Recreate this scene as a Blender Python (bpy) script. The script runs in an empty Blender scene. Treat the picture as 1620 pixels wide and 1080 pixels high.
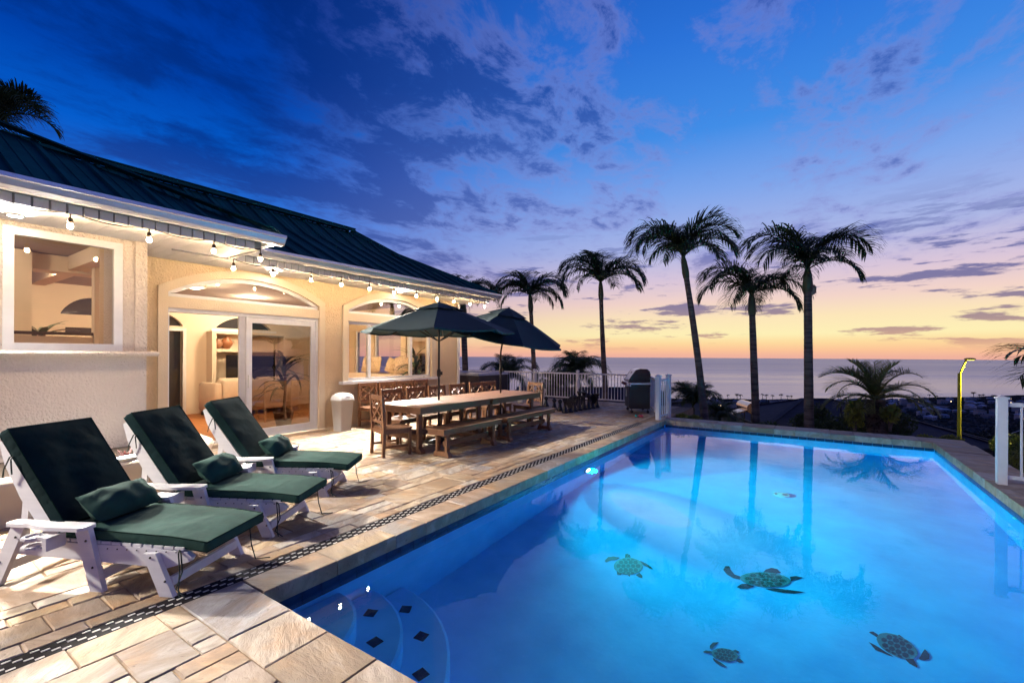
import bpy, bmesh, math, random
from mathutils import Vector, Matrix, noise as NZ
from math import sin, cos, pi, radians, sqrt
random.seed(7)
SC = bpy.context.scene
COL = SC.collection

# ---------------------------------------------------------------- camera
CAM_POS = Vector((2.9541, -1.51704, 1.55))
YAW, ROLL = 0.59228, 0.00437
FW = Vector((-sin(YAW), cos(YAW), 0)); RT = Vector((cos(YAW), sin(YAW), 0)); UP = Vector((0, 0, 1))
cam = bpy.data.cameras.new('camera'); co = bpy.data.objects.new('camera', cam); COL.objects.link(co)
r_ = RT*cos(ROLL) + UP*sin(ROLL); u_ = UP*cos(ROLL) - RT*sin(ROLL); b_ = -FW
co.matrix_world = Matrix(((r_.x, u_.x, b_.x, CAM_POS.x), (r_.y, u_.y, b_.y, CAM_POS.y), (r_.z, u_.z, b_.z, CAM_POS.z), (0, 0, 0, 1)))
cam.sensor_width = 36; cam.lens = 709.41*36/1620; cam.shift_y = 21.39/1620
cam.clip_start = 0.05; cam.clip_end = 60000
SC.camera = co

# ---------------------------------------------------------------- render / exposure
SC.view_settings.view_transform = 'Standard'; SC.view_settings.look = 'None'
SC.view_settings.exposure = 0.0; SC.view_settings.gamma = 1.0
SC.render.engine = 'CYCLES'
cy = SC.cycles
cy.use_denoising = True
try: cy.denoiser = 'OPENIMAGEDENOISE'
except Exception: pass
cy.max_bounces = 10; cy.transparent_max_bounces = 16; cy.transmission_bounces = 8; cy.glossy_bounces = 4; cy.diffuse_bounces = 4
cy.sample_clamp_indirect = 4.0
cy.caustics_reflective = False; cy.caustics_refractive = True

def lin(r, g=None, b=None):
    if g is None: r, g, b = r
    f = lambda c: (c/255/12.92) if c/255 <= 0.04045 else ((c/255+0.055)/1.055)**2.4
    return (f(r), f(g), f(b), 1.0)

# ---------------------------------------------------------------- world: dusk sky with clouds
W = bpy.data.worlds.new('World'); SC.world = W; W.use_nodes = True
nt = W.node_tree; N = nt.nodes; L = nt.links; N.clear()
def node(t, tree=None, **kw):
    n = (tree or nt).nodes.new(t)
    for k, v in kw.items(): setattr(n, k, v)
    return n
def vmath(op, a, b=None, tree=None):
    T = tree or nt; n = T.nodes.new('ShaderNodeVectorMath'); n.operation = op
    for i, v in ((0, a), (1, b)):
        if v is None: continue
        if hasattr(v, 'links'): T.links.new(v, n.inputs[i])
        else: n.inputs[i].default_value = v
    return n.outputs['Value'] if op in ('DOT_PRODUCT', 'LENGTH', 'DISTANCE') else n.outputs['Vector']
def fmath(op, a, b=None, c=None, tree=None, clamp=False):
    T = tree or nt; n = T.nodes.new('ShaderNodeMath'); n.operation = op; n.use_clamp = clamp
    for i, v in ((0, a), (1, b), (2, c)):
        if v is None: continue
        if hasattr(v, 'links'): T.links.new(v, n.inputs[i])
        else: n.inputs[i].default_value = v
    return n.outputs[0]
def maprange(v, a, b, c=0.0, d=1.0, smooth=True, tree=None):
    T = tree or nt; n = T.nodes.new('ShaderNodeMapRange'); n.interpolation_type = 'SMOOTHSTEP' if smooth else 'LINEAR'
    T.links.new(v, n.inputs[0])
    for i, q in enumerate((a, b, c, d)): n.inputs[1+i].default_value = q
    return n.outputs[0]
def ramp(v, stops, tree=None, interp='LINEAR'):
    T = tree or nt; n = T.nodes.new('ShaderNodeValToRGB'); n.color_ramp.interpolation = interp
    e = n.color_ramp.elements
    while len(e) > 1: e.remove(e[-1])
    e[0].position = stops[0][0]; e[0].color = stops[0][1]
    for p, c in stops[1:]:
        q = e.new(p); q.color = c
    if v is not None: T.links.new(v, n.inputs[0])
    return n.outputs[0]
def mixc(fac, a, b, tree=None, mode='MIX'):
    T = tree or nt; n = T.nodes.new('ShaderNodeMix'); n.data_type = 'RGBA'; n.blend_type = mode
    for i, v in ((0, fac), (6, a), (7, b)):
        if hasattr(v, 'links'): T.links.new(v, n.inputs[i])
        else: n.inputs[i].default_value = v
    return n.outputs[2]
CLOUD_OFF = (0.4, -9.7, 0.3); LOW_OFF = (1.4, 0.6, 0.2)
tc = node('ShaderNodeTexCoord')
D = vmath('NORMALIZE', tc.outputs['Generated'])
sx = node('ShaderNodeSeparateXYZ'); L.new(D, sx.inputs[0])
zz = fmath('MAXIMUM', sx.outputs[2], 0.0)
SUN_AZ = radians(6)                       # to the right of +Y
hz = vmath('NORMALIZE', vmath('MULTIPLY', D, (1, 1, 0)))
g = vmath('DOT_PRODUCT', hz, (sin(SUN_AZ), cos(SUN_AZ), 0))
gs = maprange(g, 0.30, 1.0)
sun_side = ramp(zz, [(0.0, lin(240, 178, 158)), (0.012, lin(252, 196, 152)), (0.026, lin(254, 218, 158)), (0.042, lin(254, 240, 182)), (0.075, lin(253, 230, 186)), (0.11, lin(243, 212, 202)),
                     (0.155, lin(218, 198, 218)), (0.215, lin(174, 184, 230)), (0.32, lin(126, 166, 236)), (0.42, lin(66, 142, 232)), (0.55, lin(44, 116, 218)), (0.7, lin(20, 84, 186)), (1.0, lin(6, 44, 130))])
away = ramp(zz, [(0.0, lin(222, 160, 160)), (0.04, lin(230, 168, 158)), (0.09, lin(190, 150, 178)), (0.15, lin(96, 122, 200)), (0.24, lin(40, 112, 214)), (0.355, lin(4, 92, 204)), (0.44, lin(0, 66, 172)), (0.6, lin(0, 48, 146)), (1.0, lin(0, 28, 96))])
base = mixc(gs, away, sun_side)
# clouds: noise on a flat layer overhead
den = fmath('ADD', zz, 0.09)
flat = vmath('DIVIDE', vmath('MULTIPLY', D, (1, 1, 0)), None)
cmb = node('ShaderNodeCombineXYZ')
for i in range(3): L.new(den, cmb.inputs[i])
L.new(cmb.outputs[0], flat.node.inputs[1])
def cloudnoise(rot, scale, sc, detail, rough, dist, off, src=None):
    m = node('ShaderNodeMapping'); m.inputs['Rotation'].default_value = (0, 0, rot); m.inputs['Scale'].default_value = scale; m.inputs['Location'].default_value = off
    L.new(src if src is not None else flat, m.inputs['Vector'])
    n = node('ShaderNodeTexNoise'); n.inputs['Scale'].default_value = sc; n.inputs['Detail'].default_value = detail; n.inputs['Roughness'].default_value = rough
    n.inputs['Distortion'].default_value = dist; L.new(m.outputs[0], n.inputs['Vector']); return n.outputs[0]
big = cloudnoise(0.55, (1.0, 0.6, 1), 1.05, 6, 0.60, 0.35, CLOUD_OFF)
det = cloudnoise(0.4, (1.0, 0.72, 1), 4.6, 9, 0.68, 0.3, (7.3, 2.2, 1.1))
mixn = fmath('ADD', fmath('MULTIPLY', big, 0.60), fmath('MULTIPLY', det, 0.40))
bias = fmath('MULTIPLY', maprange(g, 0.98, 0.45), 0.030)          # heavier cover away from the sunset
mixb = fmath('ADD', mixn, bias)
lowfade = maprange(zz, 0.11, 0.20)
mask_hi = fmath('MULTIPLY', maprange(mixb, 0.47, 0.60), lowfade)
cl_sun = ramp(zz, [(0.0, lin(150, 105, 118)), (0.12, lin(140, 124, 165)), (0.22, lin(104, 118, 186)), (0.36, lin(84, 108, 188)), (0.5, lin(44, 82, 170)), (0.7, lin(14, 58, 146)), (1.0, lin(6, 30, 90))])
cl_away = ramp(zz, [(0.0, lin(120, 100, 140)), (0.2, lin(48, 80, 160)), (0.36, lin(6, 56, 146)), (0.5, lin(0, 42, 124)), (1.0, lin(2, 24, 80))])
ccol = mixc(gs, cl_away, cl_sun)
# thin parts of the clouds catch pale pink light towards the sunset
rim = fmath('MULTIPLY', fmath('MULTIPLY', maprange(mixb, 0.47, 0.51), maprange(mixb, 0.585, 0.52)), maprange(g, 0.35, 0.92))
ccol2 = mixc(fmath('MULTIPLY', rim, 0.62), ccol, lin(160, 160, 222))
sky1 = mixc(fmath('MULTIPLY', mask_hi, 0.88), base, ccol2)
# low broken stratus near the horizon
lowm = node('ShaderNodeMapping'); lowm.inputs['Scale'].default_value = (2.3, 2.3, 15); lowm.inputs['Location'].default_value = LOW_OFF; L.new(D, lowm.inputs['Vector'])
lown = node('ShaderNodeTexNoise'); lown.inputs['Scale'].default_value = 2.6; lown.inputs['Detail'].default_value = 7; lown.inputs['Roughness'].default_value = 0.62; L.new(lowm.outputs[0], lown.inputs['Vector'])
lowband = fmath('MULTIPLY', maprange(zz, 0.006, 0.03), maprange(zz, 0.30, 0.16))
lbias = fmath('MULTIPLY', maprange(vmath('DOT_PRODUCT', hz, (cos(SUN_AZ), -sin(SUN_AZ), 0)), -0.15, 0.25), 0.05)
lmask = fmath('MULTIPLY', maprange(fmath('ADD', lown.outputs[0], lbias), 0.545, 0.62), lowband)
lcol = ramp(zz, [(0.0, lin(215, 150, 138)), (0.03, lin(205, 155, 140)), (0.06, lin(160, 130, 142)), (0.11, lin(108, 104, 152)), (0.2, lin(92, 104, 170))])
sky2 = mixc(fmath('MULTIPLY', lmask, 0.88), sky1, lcol)
bg = node('ShaderNodeBackground'); L.new(sky2, bg.inputs[0]); bg.inputs[1].default_value = 1.0
wo = node('ShaderNodeOutputWorld'); L.new(bg.outputs[0], wo.inputs[0])

# ---------------------------------------------------------------- the last of the sun, just above the horizon
sl = bpy.data.lights.new('sun', 'SUN'); sl.energy = 0.25; sl.angle = radians(90); sl.color = (1.0, 0.66, 0.42)
so = bpy.data.objects.new('sun', sl); COL.objects.link(so)
so.rotation_euler = Vector((-sin(SUN_AZ)*cos(radians(22)), -cos(SUN_AZ)*cos(radians(22)), -sin(radians(22)))).to_track_quat('-Z', 'Y').to_euler()

# ================================================================ helpers
class MB:
    """collects shapes, then links them as one mesh object"""
    def __init__(s): s.v = []; s.f = []; s.sm = []; s.col = []; s.cur = 0.5
    def _add(s, vs, fs, smooth=False):
        o = len(s.v); s.v += [tuple(p) for p in vs]
        for f in fs: s.f.append([i+o for i in f]); s.sm.append(smooth); s.col.append(s.cur)
        return s
    def box(s, x0, x1, y0, y1, z0, z1):
        return s._add([(x0,y0,z0),(x1,y0,z0),(x1,y1,z0),(x0,y1,z0),(x0,y0,z1),(x1,y0,z1),(x1,y1,z1),(x0,y1,z1)],
                      [(0,3,2,1),(4,5,6,7),(0,1,5,4),(1,2,6,5),(2,3,7,6),(3,0,4,7)])
    def bar(s, a, b, w, h, up=(0,0,1), bev=0.0):
        """square bar from a to b, w across, h along up"""
        a, b = Vector(a), Vector(b); d = (b-a).normalized(); upv = Vector(up)
        if abs(d.dot(upv)) > 0.99: upv = Vector((1,0,0))
        sd = d.cross(upv).normalized(); u = sd.cross(d).normalized()
        pr = [(-w/2,-h/2),(w/2,-h/2),(w/2,h/2),(-w/2,h/2)] if not bev else [(-w/2+bev,-h/2),(w/2-bev,-h/2),(w/2,-h/2+bev),(w/2,h/2-bev),(w/2-bev,h/2),(-w/2+bev,h/2),(-w/2,h/2-bev),(-w/2,-h/2+bev)]
        n = len(pr); vs = [a+sd*p+u*q for p, q in pr] + [b+sd*p+u*q for p, q in pr]
        return s._add(vs, [tuple(range(n))[::-1], tuple(range(n, 2*n))] + [(i, (i+1)%n, (i+1)%n+n, i+n) for i in range(n)])
    def tube(s, pts, rad, n=8, cap=True, smooth=True):
        pts = [Vector(p) for p in pts]; R = rad if isinstance(rad, (list, tuple)) else [rad]*len(pts)
        vs = []; ref = None
        for i, p in enumerate(pts):
            t = (pts[min(i+1, len(pts)-1)] - pts[max(i-1, 0)]).normalized()
            if ref is None:
                ref = Vector((0,0,1)) if abs(t.z) < 0.9 else Vector((1,0,0))
            sd = t.cross(ref).normalized(); ref = sd.cross(t).normalized()
            for k in range(n):
                a = 2*pi*k/n; vs.append(p + (sd*cos(a) + ref*sin(a))*R[i])
        fs = [(i*n+k, i*n+(k+1)%n, (i+1)*n+(k+1)%n, (i+1)*n+k) for i in range(len(pts)-1) for k in range(n)]
        s._add(vs, fs, smooth)
        if cap:
            o = len(s.v)-len(vs); s._add([vs[k] for k in range(n)], [tuple(range(n))[::-1]]); s._add([vs[-n+k] for k in range(n)], [tuple(range(n))])
        return s
    def lathe(s, prof, n=16, c=(0,0,0), smooth=True):
        vs = []
        for r, z in prof:
            for k in range(n): vs.append((c[0]+r*cos(2*pi*k/n), c[1]+r*sin(2*pi*k/n), c[2]+z))
        m = len(prof)
        fs = [(i*n+k, i*n+(k+1)%n, (i+1)*n+(k+1)%n, (i+1)*n+k) for i in range(m-1) for k in range(n)]
        s._add(vs, fs, smooth)
        s._add(vs[:n], [tuple(range(n))[::-1]]); s._add(vs[-n:], [tuple(range(n))]); return s
    def prism(s, poly, a, b, axis='y'):
        """polygon in two axes extruded along axis from a to b"""
        def P(u, v, w): return {'x': (w,u,v), 'y': (u,w,v), 'z': (u,v,w)}[axis]
        n = len(poly); vs = [P(u,v,a) for u,v in poly] + [P(u,v,b) for u,v in poly]
        return s._add(vs, [tuple(range(n))[::-1], tuple(range(n,2*n))] + [(i,(i+1)%n,(i+1)%n+n,i+n) for i in range(n)])
    def sphere(s, c, r, n=12, m=8, sc=(1,1,1)):
        vs = []
        for i in range(m+1):
            t = pi*i/m
            for k in range(n): vs.append((c[0]+r*sc[0]*sin(t)*cos(2*pi*k/n), c[1]+r*sc[1]*sin(t)*sin(2*pi*k/n), c[2]+r*sc[2]*cos(t)))
        return s._add(vs, [(i*n+k, (i+1)*n+k, (i+1)*n+(k+1)%n, i*n+(k+1)%n) for i in range(m) for k in range(n)], True)
    def xform(s, M):
        s.v = [tuple(M @ Vector(p)) for p in s.v]; return s
    def mesh(s, name, m, attr=False):
        me = bpy.data.meshes.new(name); me.from_pydata(s.v, [], s.f)
        me.polygons.foreach_set('use_smooth', s.sm)
        if attr:
            at = me.attributes.new('rnd', 'FLOAT', 'FACE'); at.data.foreach_set('value', s.col)
        me.update(); bm = bmesh.new(); bm.from_mesh(me); bmesh.ops.recalc_face_normals(bm, faces=bm.faces); bm.to_mesh(me); bm.free()
        if m: me.materials.append(m)
        return me
    def build(s, name, m, parent=None, loc=None, rz=0, attr=False):
        return link(name, s.mesh(name, m, attr), parent, loc, rz)
def link(name, me, parent=None, loc=None, rz=0):
    o = bpy.data.objects.new(name, me); COL.objects.link(o)
    if parent is not None: o.parent = parent; KIDS.setdefault(parent.name, []).append(o)
    if loc: o.location = loc
    if rz: o.rotation_euler.z = rz
    return o
def tag(o, label=None, cat=None, group=None, kind=None):
    if label: o['label'] = label
    if cat: o['category'] = cat
    if group: o['group'] = group
    if kind: o['kind'] = kind
    return o
def thing(name, label, cat, loc=(0,0,0), rz=0, group=None):
    o = bpy.data.objects.new(name, None); o.empty_display_size = 0.1; COL.objects.link(o); o.location = loc; o.rotation_euler = (0,0,rz)
    return tag(o, label, cat, group)
KIDS = {}
def copy_tree(o, parent=None, loc=None, rz=None, label=None):
    def rec(s, p):
        c = s.copy(); COL.objects.link(c)
        if p is not None: c.parent = p; KIDS.setdefault(p.name, []).append(c)
        for k in list(KIDS.get(s.name, [])): rec(k, c)
        return c
    c = rec(o, parent)
    if loc is not None: c.location = loc
    if rz is not None: c.rotation_euler = (c.rotation_euler.x, c.rotation_euler.y, rz)
    if label: c['label'] = label
    return c
def at(px, py, depth):
    """a point seen at pixel (1620 wide photo) at a given depth along the view"""
    uu, vv = px-810, py-561.39
    u = cos(ROLL)*uu + sin(ROLL)*vv; v = -sin(ROLL)*uu + cos(ROLL)*vv
    return CAM_POS + (FW + RT*(u/709.41) - UP*(v/709.41))*depth
def ground(px, py, z=0.0):
    d = at(px, py, 1.0) - CAM_POS; t = (z-CAM_POS.z)/d.z; return CAM_POS + d*t

# ================================================================ materials
MATS = {}
def newmat(name):
    m = bpy.data.materials.new(name); m.use_nodes = True; t = m.node_tree; b = t.nodes['Principled BSDF']; MATS[name] = m
    return m, t, b
def tex(t, kind='ShaderNodeTexNoise', scale=5.0, vec=None, detail=4, rough=0.55, sc=None, rot=(0,0,0), coord='Object'):
    if vec is None:
        c = t.nodes.new('ShaderNodeTexCoord'); vec = c.outputs[coord]
    if sc:
        mp = t.nodes.new('ShaderNodeMapping'); mp.inputs['Scale'].default_value = sc; mp.inputs['Rotation'].default_value = rot
        t.links.new(vec, mp.inputs[0]); vec = mp.outputs[0]
    n = t.nodes.new(kind); n.inputs['Scale'].default_value = scale
    if kind == 'ShaderNodeTexNoise': n.inputs['Detail'].default_value = detail; n.inputs['Roughness'].default_value = rough
    t.links.new(vec, n.inputs['Vector']); return n
def bump(t, b, h, strength=0.3, dist=0.01):
    n = t.nodes.new('ShaderNodeBump'); n.inputs['Strength'].default_value = strength; n.inputs['Distance'].default_value = dist
    t.links.new(h, n.inputs['Height']); t.links.new(n.outputs[0], b.inputs['Normal']); return n
def M(name, col, rough=0.5, metal=0.0, vary=0.12, nscale=6.0, bmp=0.0, bscale=60.0, bdist=0.004, spec=None, stretch=None, coord='Object'):
    if name in MATS: return MATS[name]
    m, t, b = newmat(name)
    c = col if len(col) == 4 else (*col, 1)
    n = tex(t, scale=nscale, sc=stretch, coord=coord)
    lo = tuple(max(0, q*(1-vary)) for q in c[:3])+(1,); hi = tuple(min(1, q*(1+vary)) for q in c[:3])+(1,)
    cr = ramp(n.outputs[0], [(0.3, lo), (0.7, hi)], tree=t); t.links.new(cr, b.inputs['Base Color'])
    b.inputs['Roughness'].default_value = rough; b.inputs['Metallic'].default_value = metal
    if spec is not None: b.inputs['Specular IOR Level'].default_value = spec
    if bmp:
        k = tex(t, scale=bscale, detail=3, sc=stretch, coord=coord); bump(t, b, k.outputs[0], bmp, bdist)
    return m
def emat(name, col, strength):
    m, t, b = newmat(name); b.inputs['Base Color'].default_value = (*col, 1)
    b.inputs['Emission Color'].default_value = (*col, 1); b.inputs['Emission Strength'].default_value = strength; return m

WHITE_PVC = M('white_vinyl', (0.78,0.79,0.80), 0.35, vary=0.04)
WHITE_TRIM = M('white_trim', (0.80,0.80,0.79), 0.45, vary=0.04)
CHAISE_WHITE = M('white_lumber', (0.78,0.76,0.74), 0.45, vary=0.05, nscale=3, bmp=0.12, bscale=90, bdist=0.001, stretch=(1,8,8))
STUCCO = M('cream_stucco', (0.74,0.57,0.36), 0.9, vary=0.05, nscale=2.0, bmp=0.9, bscale=38, bdist=0.025)
STUCCO_TRIM = M('trim_stucco', (0.74,0.62,0.45), 0.9, vary=0.05, nscale=2.0, bmp=0.5, bscale=55, bdist=0.01)
STUCCO_WHITE = M('pale_stucco', (0.72,0.63,0.53), 0.9, vary=0.05, nscale=2.0, bmp=1.0, bscale=34, bdist=0.03)
ROOF = M('green_metal_roof', (0.012,0.105,0.098), 0.6, metal=0.0, vary=0.25, nscale=1.6, spec=0.04)
GUTTER = M('white_aluminium', (0.72,0.75,0.79), 0.25, metal=0.55, vary=0.04)
SOFFIT = M('white_soffit', (0.82,0.81,0.79), 0.5, vary=0.03)
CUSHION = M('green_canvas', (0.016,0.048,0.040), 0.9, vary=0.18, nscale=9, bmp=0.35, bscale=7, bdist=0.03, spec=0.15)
CUSHION_SHADED = M('shaded_green_canvas', (0.006,0.017,0.019), 0.9, vary=0.18, nscale=9, bmp=0.3, bscale=7, bdist=0.03, spec=0.04)  # same canvas as the seat, shade on the backs put into the colour
UMB = M('dark_green_umbrella_cloth', (0.007,0.034,0.040), 0.8, vary=0.12, nscale=5, bmp=0.15, bscale=300, bdist=0.001)
BLACK = M('black_metal', (0.012,0.012,0.013), 0.4, vary=0.1)
DARK_BRONZE = M('dark_bronze', (0.030,0.022,0.018), 0.4, metal=0.5, vary=0.15)
STEEL = M('stainless_steel', (0.55,0.54,0.53), 0.28, metal=1.0, vary=0.06)
PLASTIC_BLACK = M('black_plastic', (0.010,0.010,0.011), 0.22, vary=0.15)
SCREW = M('dark_screw', (0.05,0.045,0.04), 0.5, metal=0.6)
TRASHM = M('pale_grey_plastic', (0.66,0.67,0.66), 0.4, vary=0.03)

def wood_mat(name, a, b_, grain=(3,30,30)):
    m, t, b = newmat(name)
    n = tex(t, scale=1.6, sc=grain, detail=5, rough=0.6)
    cr = ramp(n.outputs[0], [(0.28, a), (0.72, b_)], tree=t); t.links.new(cr, b.inputs['Base Color'])
    b.inputs['Roughness'].default_value = 0.5; bump(t, b, n.outputs[0], 0.2, 0.002); return m
WOOD_Y = wood_mat('brown_lumber_along', (0.115,0.048,0.022,1), (0.20,0.092,0.042,1), (30,2.5,30))
WOOD_Z = wood_mat('brown_lumber', (0.12,0.050,0.022,1), (0.21,0.098,0.045,1), (22,22,4))
FLOORWOOD = wood_mat('orange_wood_floor', (0.40,0.15,0.045,1), (0.55,0.24,0.08,1), (1.5,14,14))

def thin_glass(name, tint=(1,1,1), ior=1.5, rough=0.0):
    m = bpy.data.materials.new(name); m.use_nodes = True; t = m.node_tree; t.nodes.clear()
    fr = t.nodes.new('ShaderNodeFresnel'); fr.inputs[0].default_value = ior
    k = t.nodes.new('ShaderNodeMath'); k.operation = 'MULTIPLY_ADD'; k.inputs[1].default_value = 1.5; k.inputs[2].default_value = 0.02; k.use_clamp = True
    t.links.new(fr.outputs[0], k.inputs[0])
    tr = t.nodes.new('ShaderNodeBsdfTransparent'); tr.inputs[0].default_value = (*tint, 1)
    gl = t.nodes.new('ShaderNodeBsdfGlossy'); gl.inputs['Roughness'].default_value = rough
    mx = t.nodes.new('ShaderNodeMixShader'); t.links.new(k.outputs[0], mx.inputs[0]); t.links.new(tr.outputs[0], mx.inputs[1]); t.links.new(gl.outputs[0], mx.inputs[2])
    o = t.nodes.new('ShaderNodeOutputMaterial'); t.links.new(mx.outputs[0], o.inputs[0]); return m
GLASS = thin_glass('window_glass', (0.93,0.92,0.90))
GLASS_TINT = thin_glass('tinted_door_glass', (0.26,0.23,0.21), 1.9)

def stone_mat(name, stops, streak=(1.6,4.2,3.0)):
    m, t, b = newmat(name)
    at_ = t.nodes.new('ShaderNodeAttribute'); at_.attribute_name = 'rnd'
    geo = t.nodes.new('ShaderNodeNewGeometry')
    off = t.nodes.new('ShaderNodeVectorMath'); off.operation = 'SCALE'; off.inputs[0].default_value = (37.0, 61.0, 23.0); t.links.new(at_.outputs['Fac'], off.inputs['Scale'])
    ad = vmath('ADD', geo.outputs['Position'], off.outputs[0], tree=t)
    rot = t.nodes.new('ShaderNodeVectorRotate'); rot.rotation_type = 'Z_AXIS'; t.links.new(ad, rot.inputs['Vector'])
    ang = fmath('MULTIPLY_ADD', at_.outputs['Fac'], 5.0, -0.6, tree=t); t.links.new(ang, rot.inputs['Angle'])
    mp = t.nodes.new('ShaderNodeMapping'); mp.inputs['Scale'].default_value = streak; mp.inputs['Location'].default_value = (0.3,0.7,0.1); t.links.new(rot.outputs[0], mp.inputs[0])
    n1 = tex(t, scale=1.4, vec=mp.outputs[0], detail=8, rough=0.62); n1.inputs['Distortion'].default_value = 1.1
    n2 = tex(t, scale=2.6, vec=ad, detail=5, rough=0.6)
    n3 = tex(t, scale=9.0, vec=mp.outputs[0], detail=8, rough=0.7); n3.inputs['Distortion'].default_value = 0.6
    basec = ramp(at_.outputs['Fac'], stops, tree=t)
    # ochre iron stains and grey veils, each with its own shape
    st = mixc(maprange(n2.outputs[0], 0.47, 0.68, 0, 0.70, tree=t), basec, (0.48,0.25,0.09,1), tree=t)
    gy = mixc(maprange(n2.outputs[0], 0.46, 0.28, 0, 0.6, tree=t), st, (0.33,0.31,0.30,1), tree=t)
    dk = mixc(maprange(n1.outputs[0], 0.35, 0.62, 0.62, 0.0, tree=t), gy, (0.19,0.125,0.075,1), tree=t)
    lt = mixc(maprange(n1.outputs[0], 0.55, 0.75, 0.0, 0.45, tree=t), dk, (0.62,0.53,0.42,1), tree=t)
    ck = mixc(maprange(n3.outputs[0], 0.40, 0.31, 0.0, 0.75, tree=t), lt, (0.11,0.07,0.045,1), tree=t)
    t.links.new(ck, b.inputs['Base Color']); b.inputs['Roughness'].default_value = 0.62
    hh = fmath('ADD', fmath('MULTIPLY', n1.outputs[0], 0.7, tree=t), fmath('MULTIPLY', n3.outputs[0], 0.45, tree=t), tree=t)
    bump(t, b, hh, 0.9, 0.018); return m
STONE = stone_mat('quartzite_paving', [(0.0, (0.46,0.34,0.21,1)), (0.12, (0.33,0.23,0.14,1)), (0.25, (0.50,0.36,0.20,1)), (0.4, (0.52,0.43,0.32,1)), (0.5, (0.30,0.27,0.24,1)), (0.6, (0.44,0.31,0.20,1)), (0.75, (0.38,0.27,0.19,1)), (0.88, (0.54,0.45,0.34,1)), (1.0, (0.33,0.31,0.30,1))])
def leaf_mat(name, col, vary=0.45, nscale=2.5, trans=0.35):
    m, t, b = newmat(name); n = tex(t, scale=nscale)
    cr = ramp(n.outputs[0], [(0.3, tuple(q*(1-vary) for q in col)+(1,)), (0.7, tuple(min(1,q*(1+vary)) for q in col)+(1,))], tree=t); t.links.new(cr, b.inputs['Base Color']); b.inputs['Roughness'].default_value = 0.55
    tl = t.nodes.new('ShaderNodeBsdfTranslucent'); t.links.new(cr, tl.inputs[0]); mx = t.nodes.new('ShaderNodeMixShader'); mx.inputs[0].default_value = trans
    t.links.new(b.outputs[0], mx.inputs[1]); t.links.new(tl.outputs[0], mx.inputs[2]); t.links.new(mx.outputs[0], t.nodes['Material Output'].inputs[0]); return m
MORTAR = M('sand_joint', (0.30,0.20,0.115), 0.95, vary=0.3, nscale=12, bmp=0.4, bscale=150)
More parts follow.
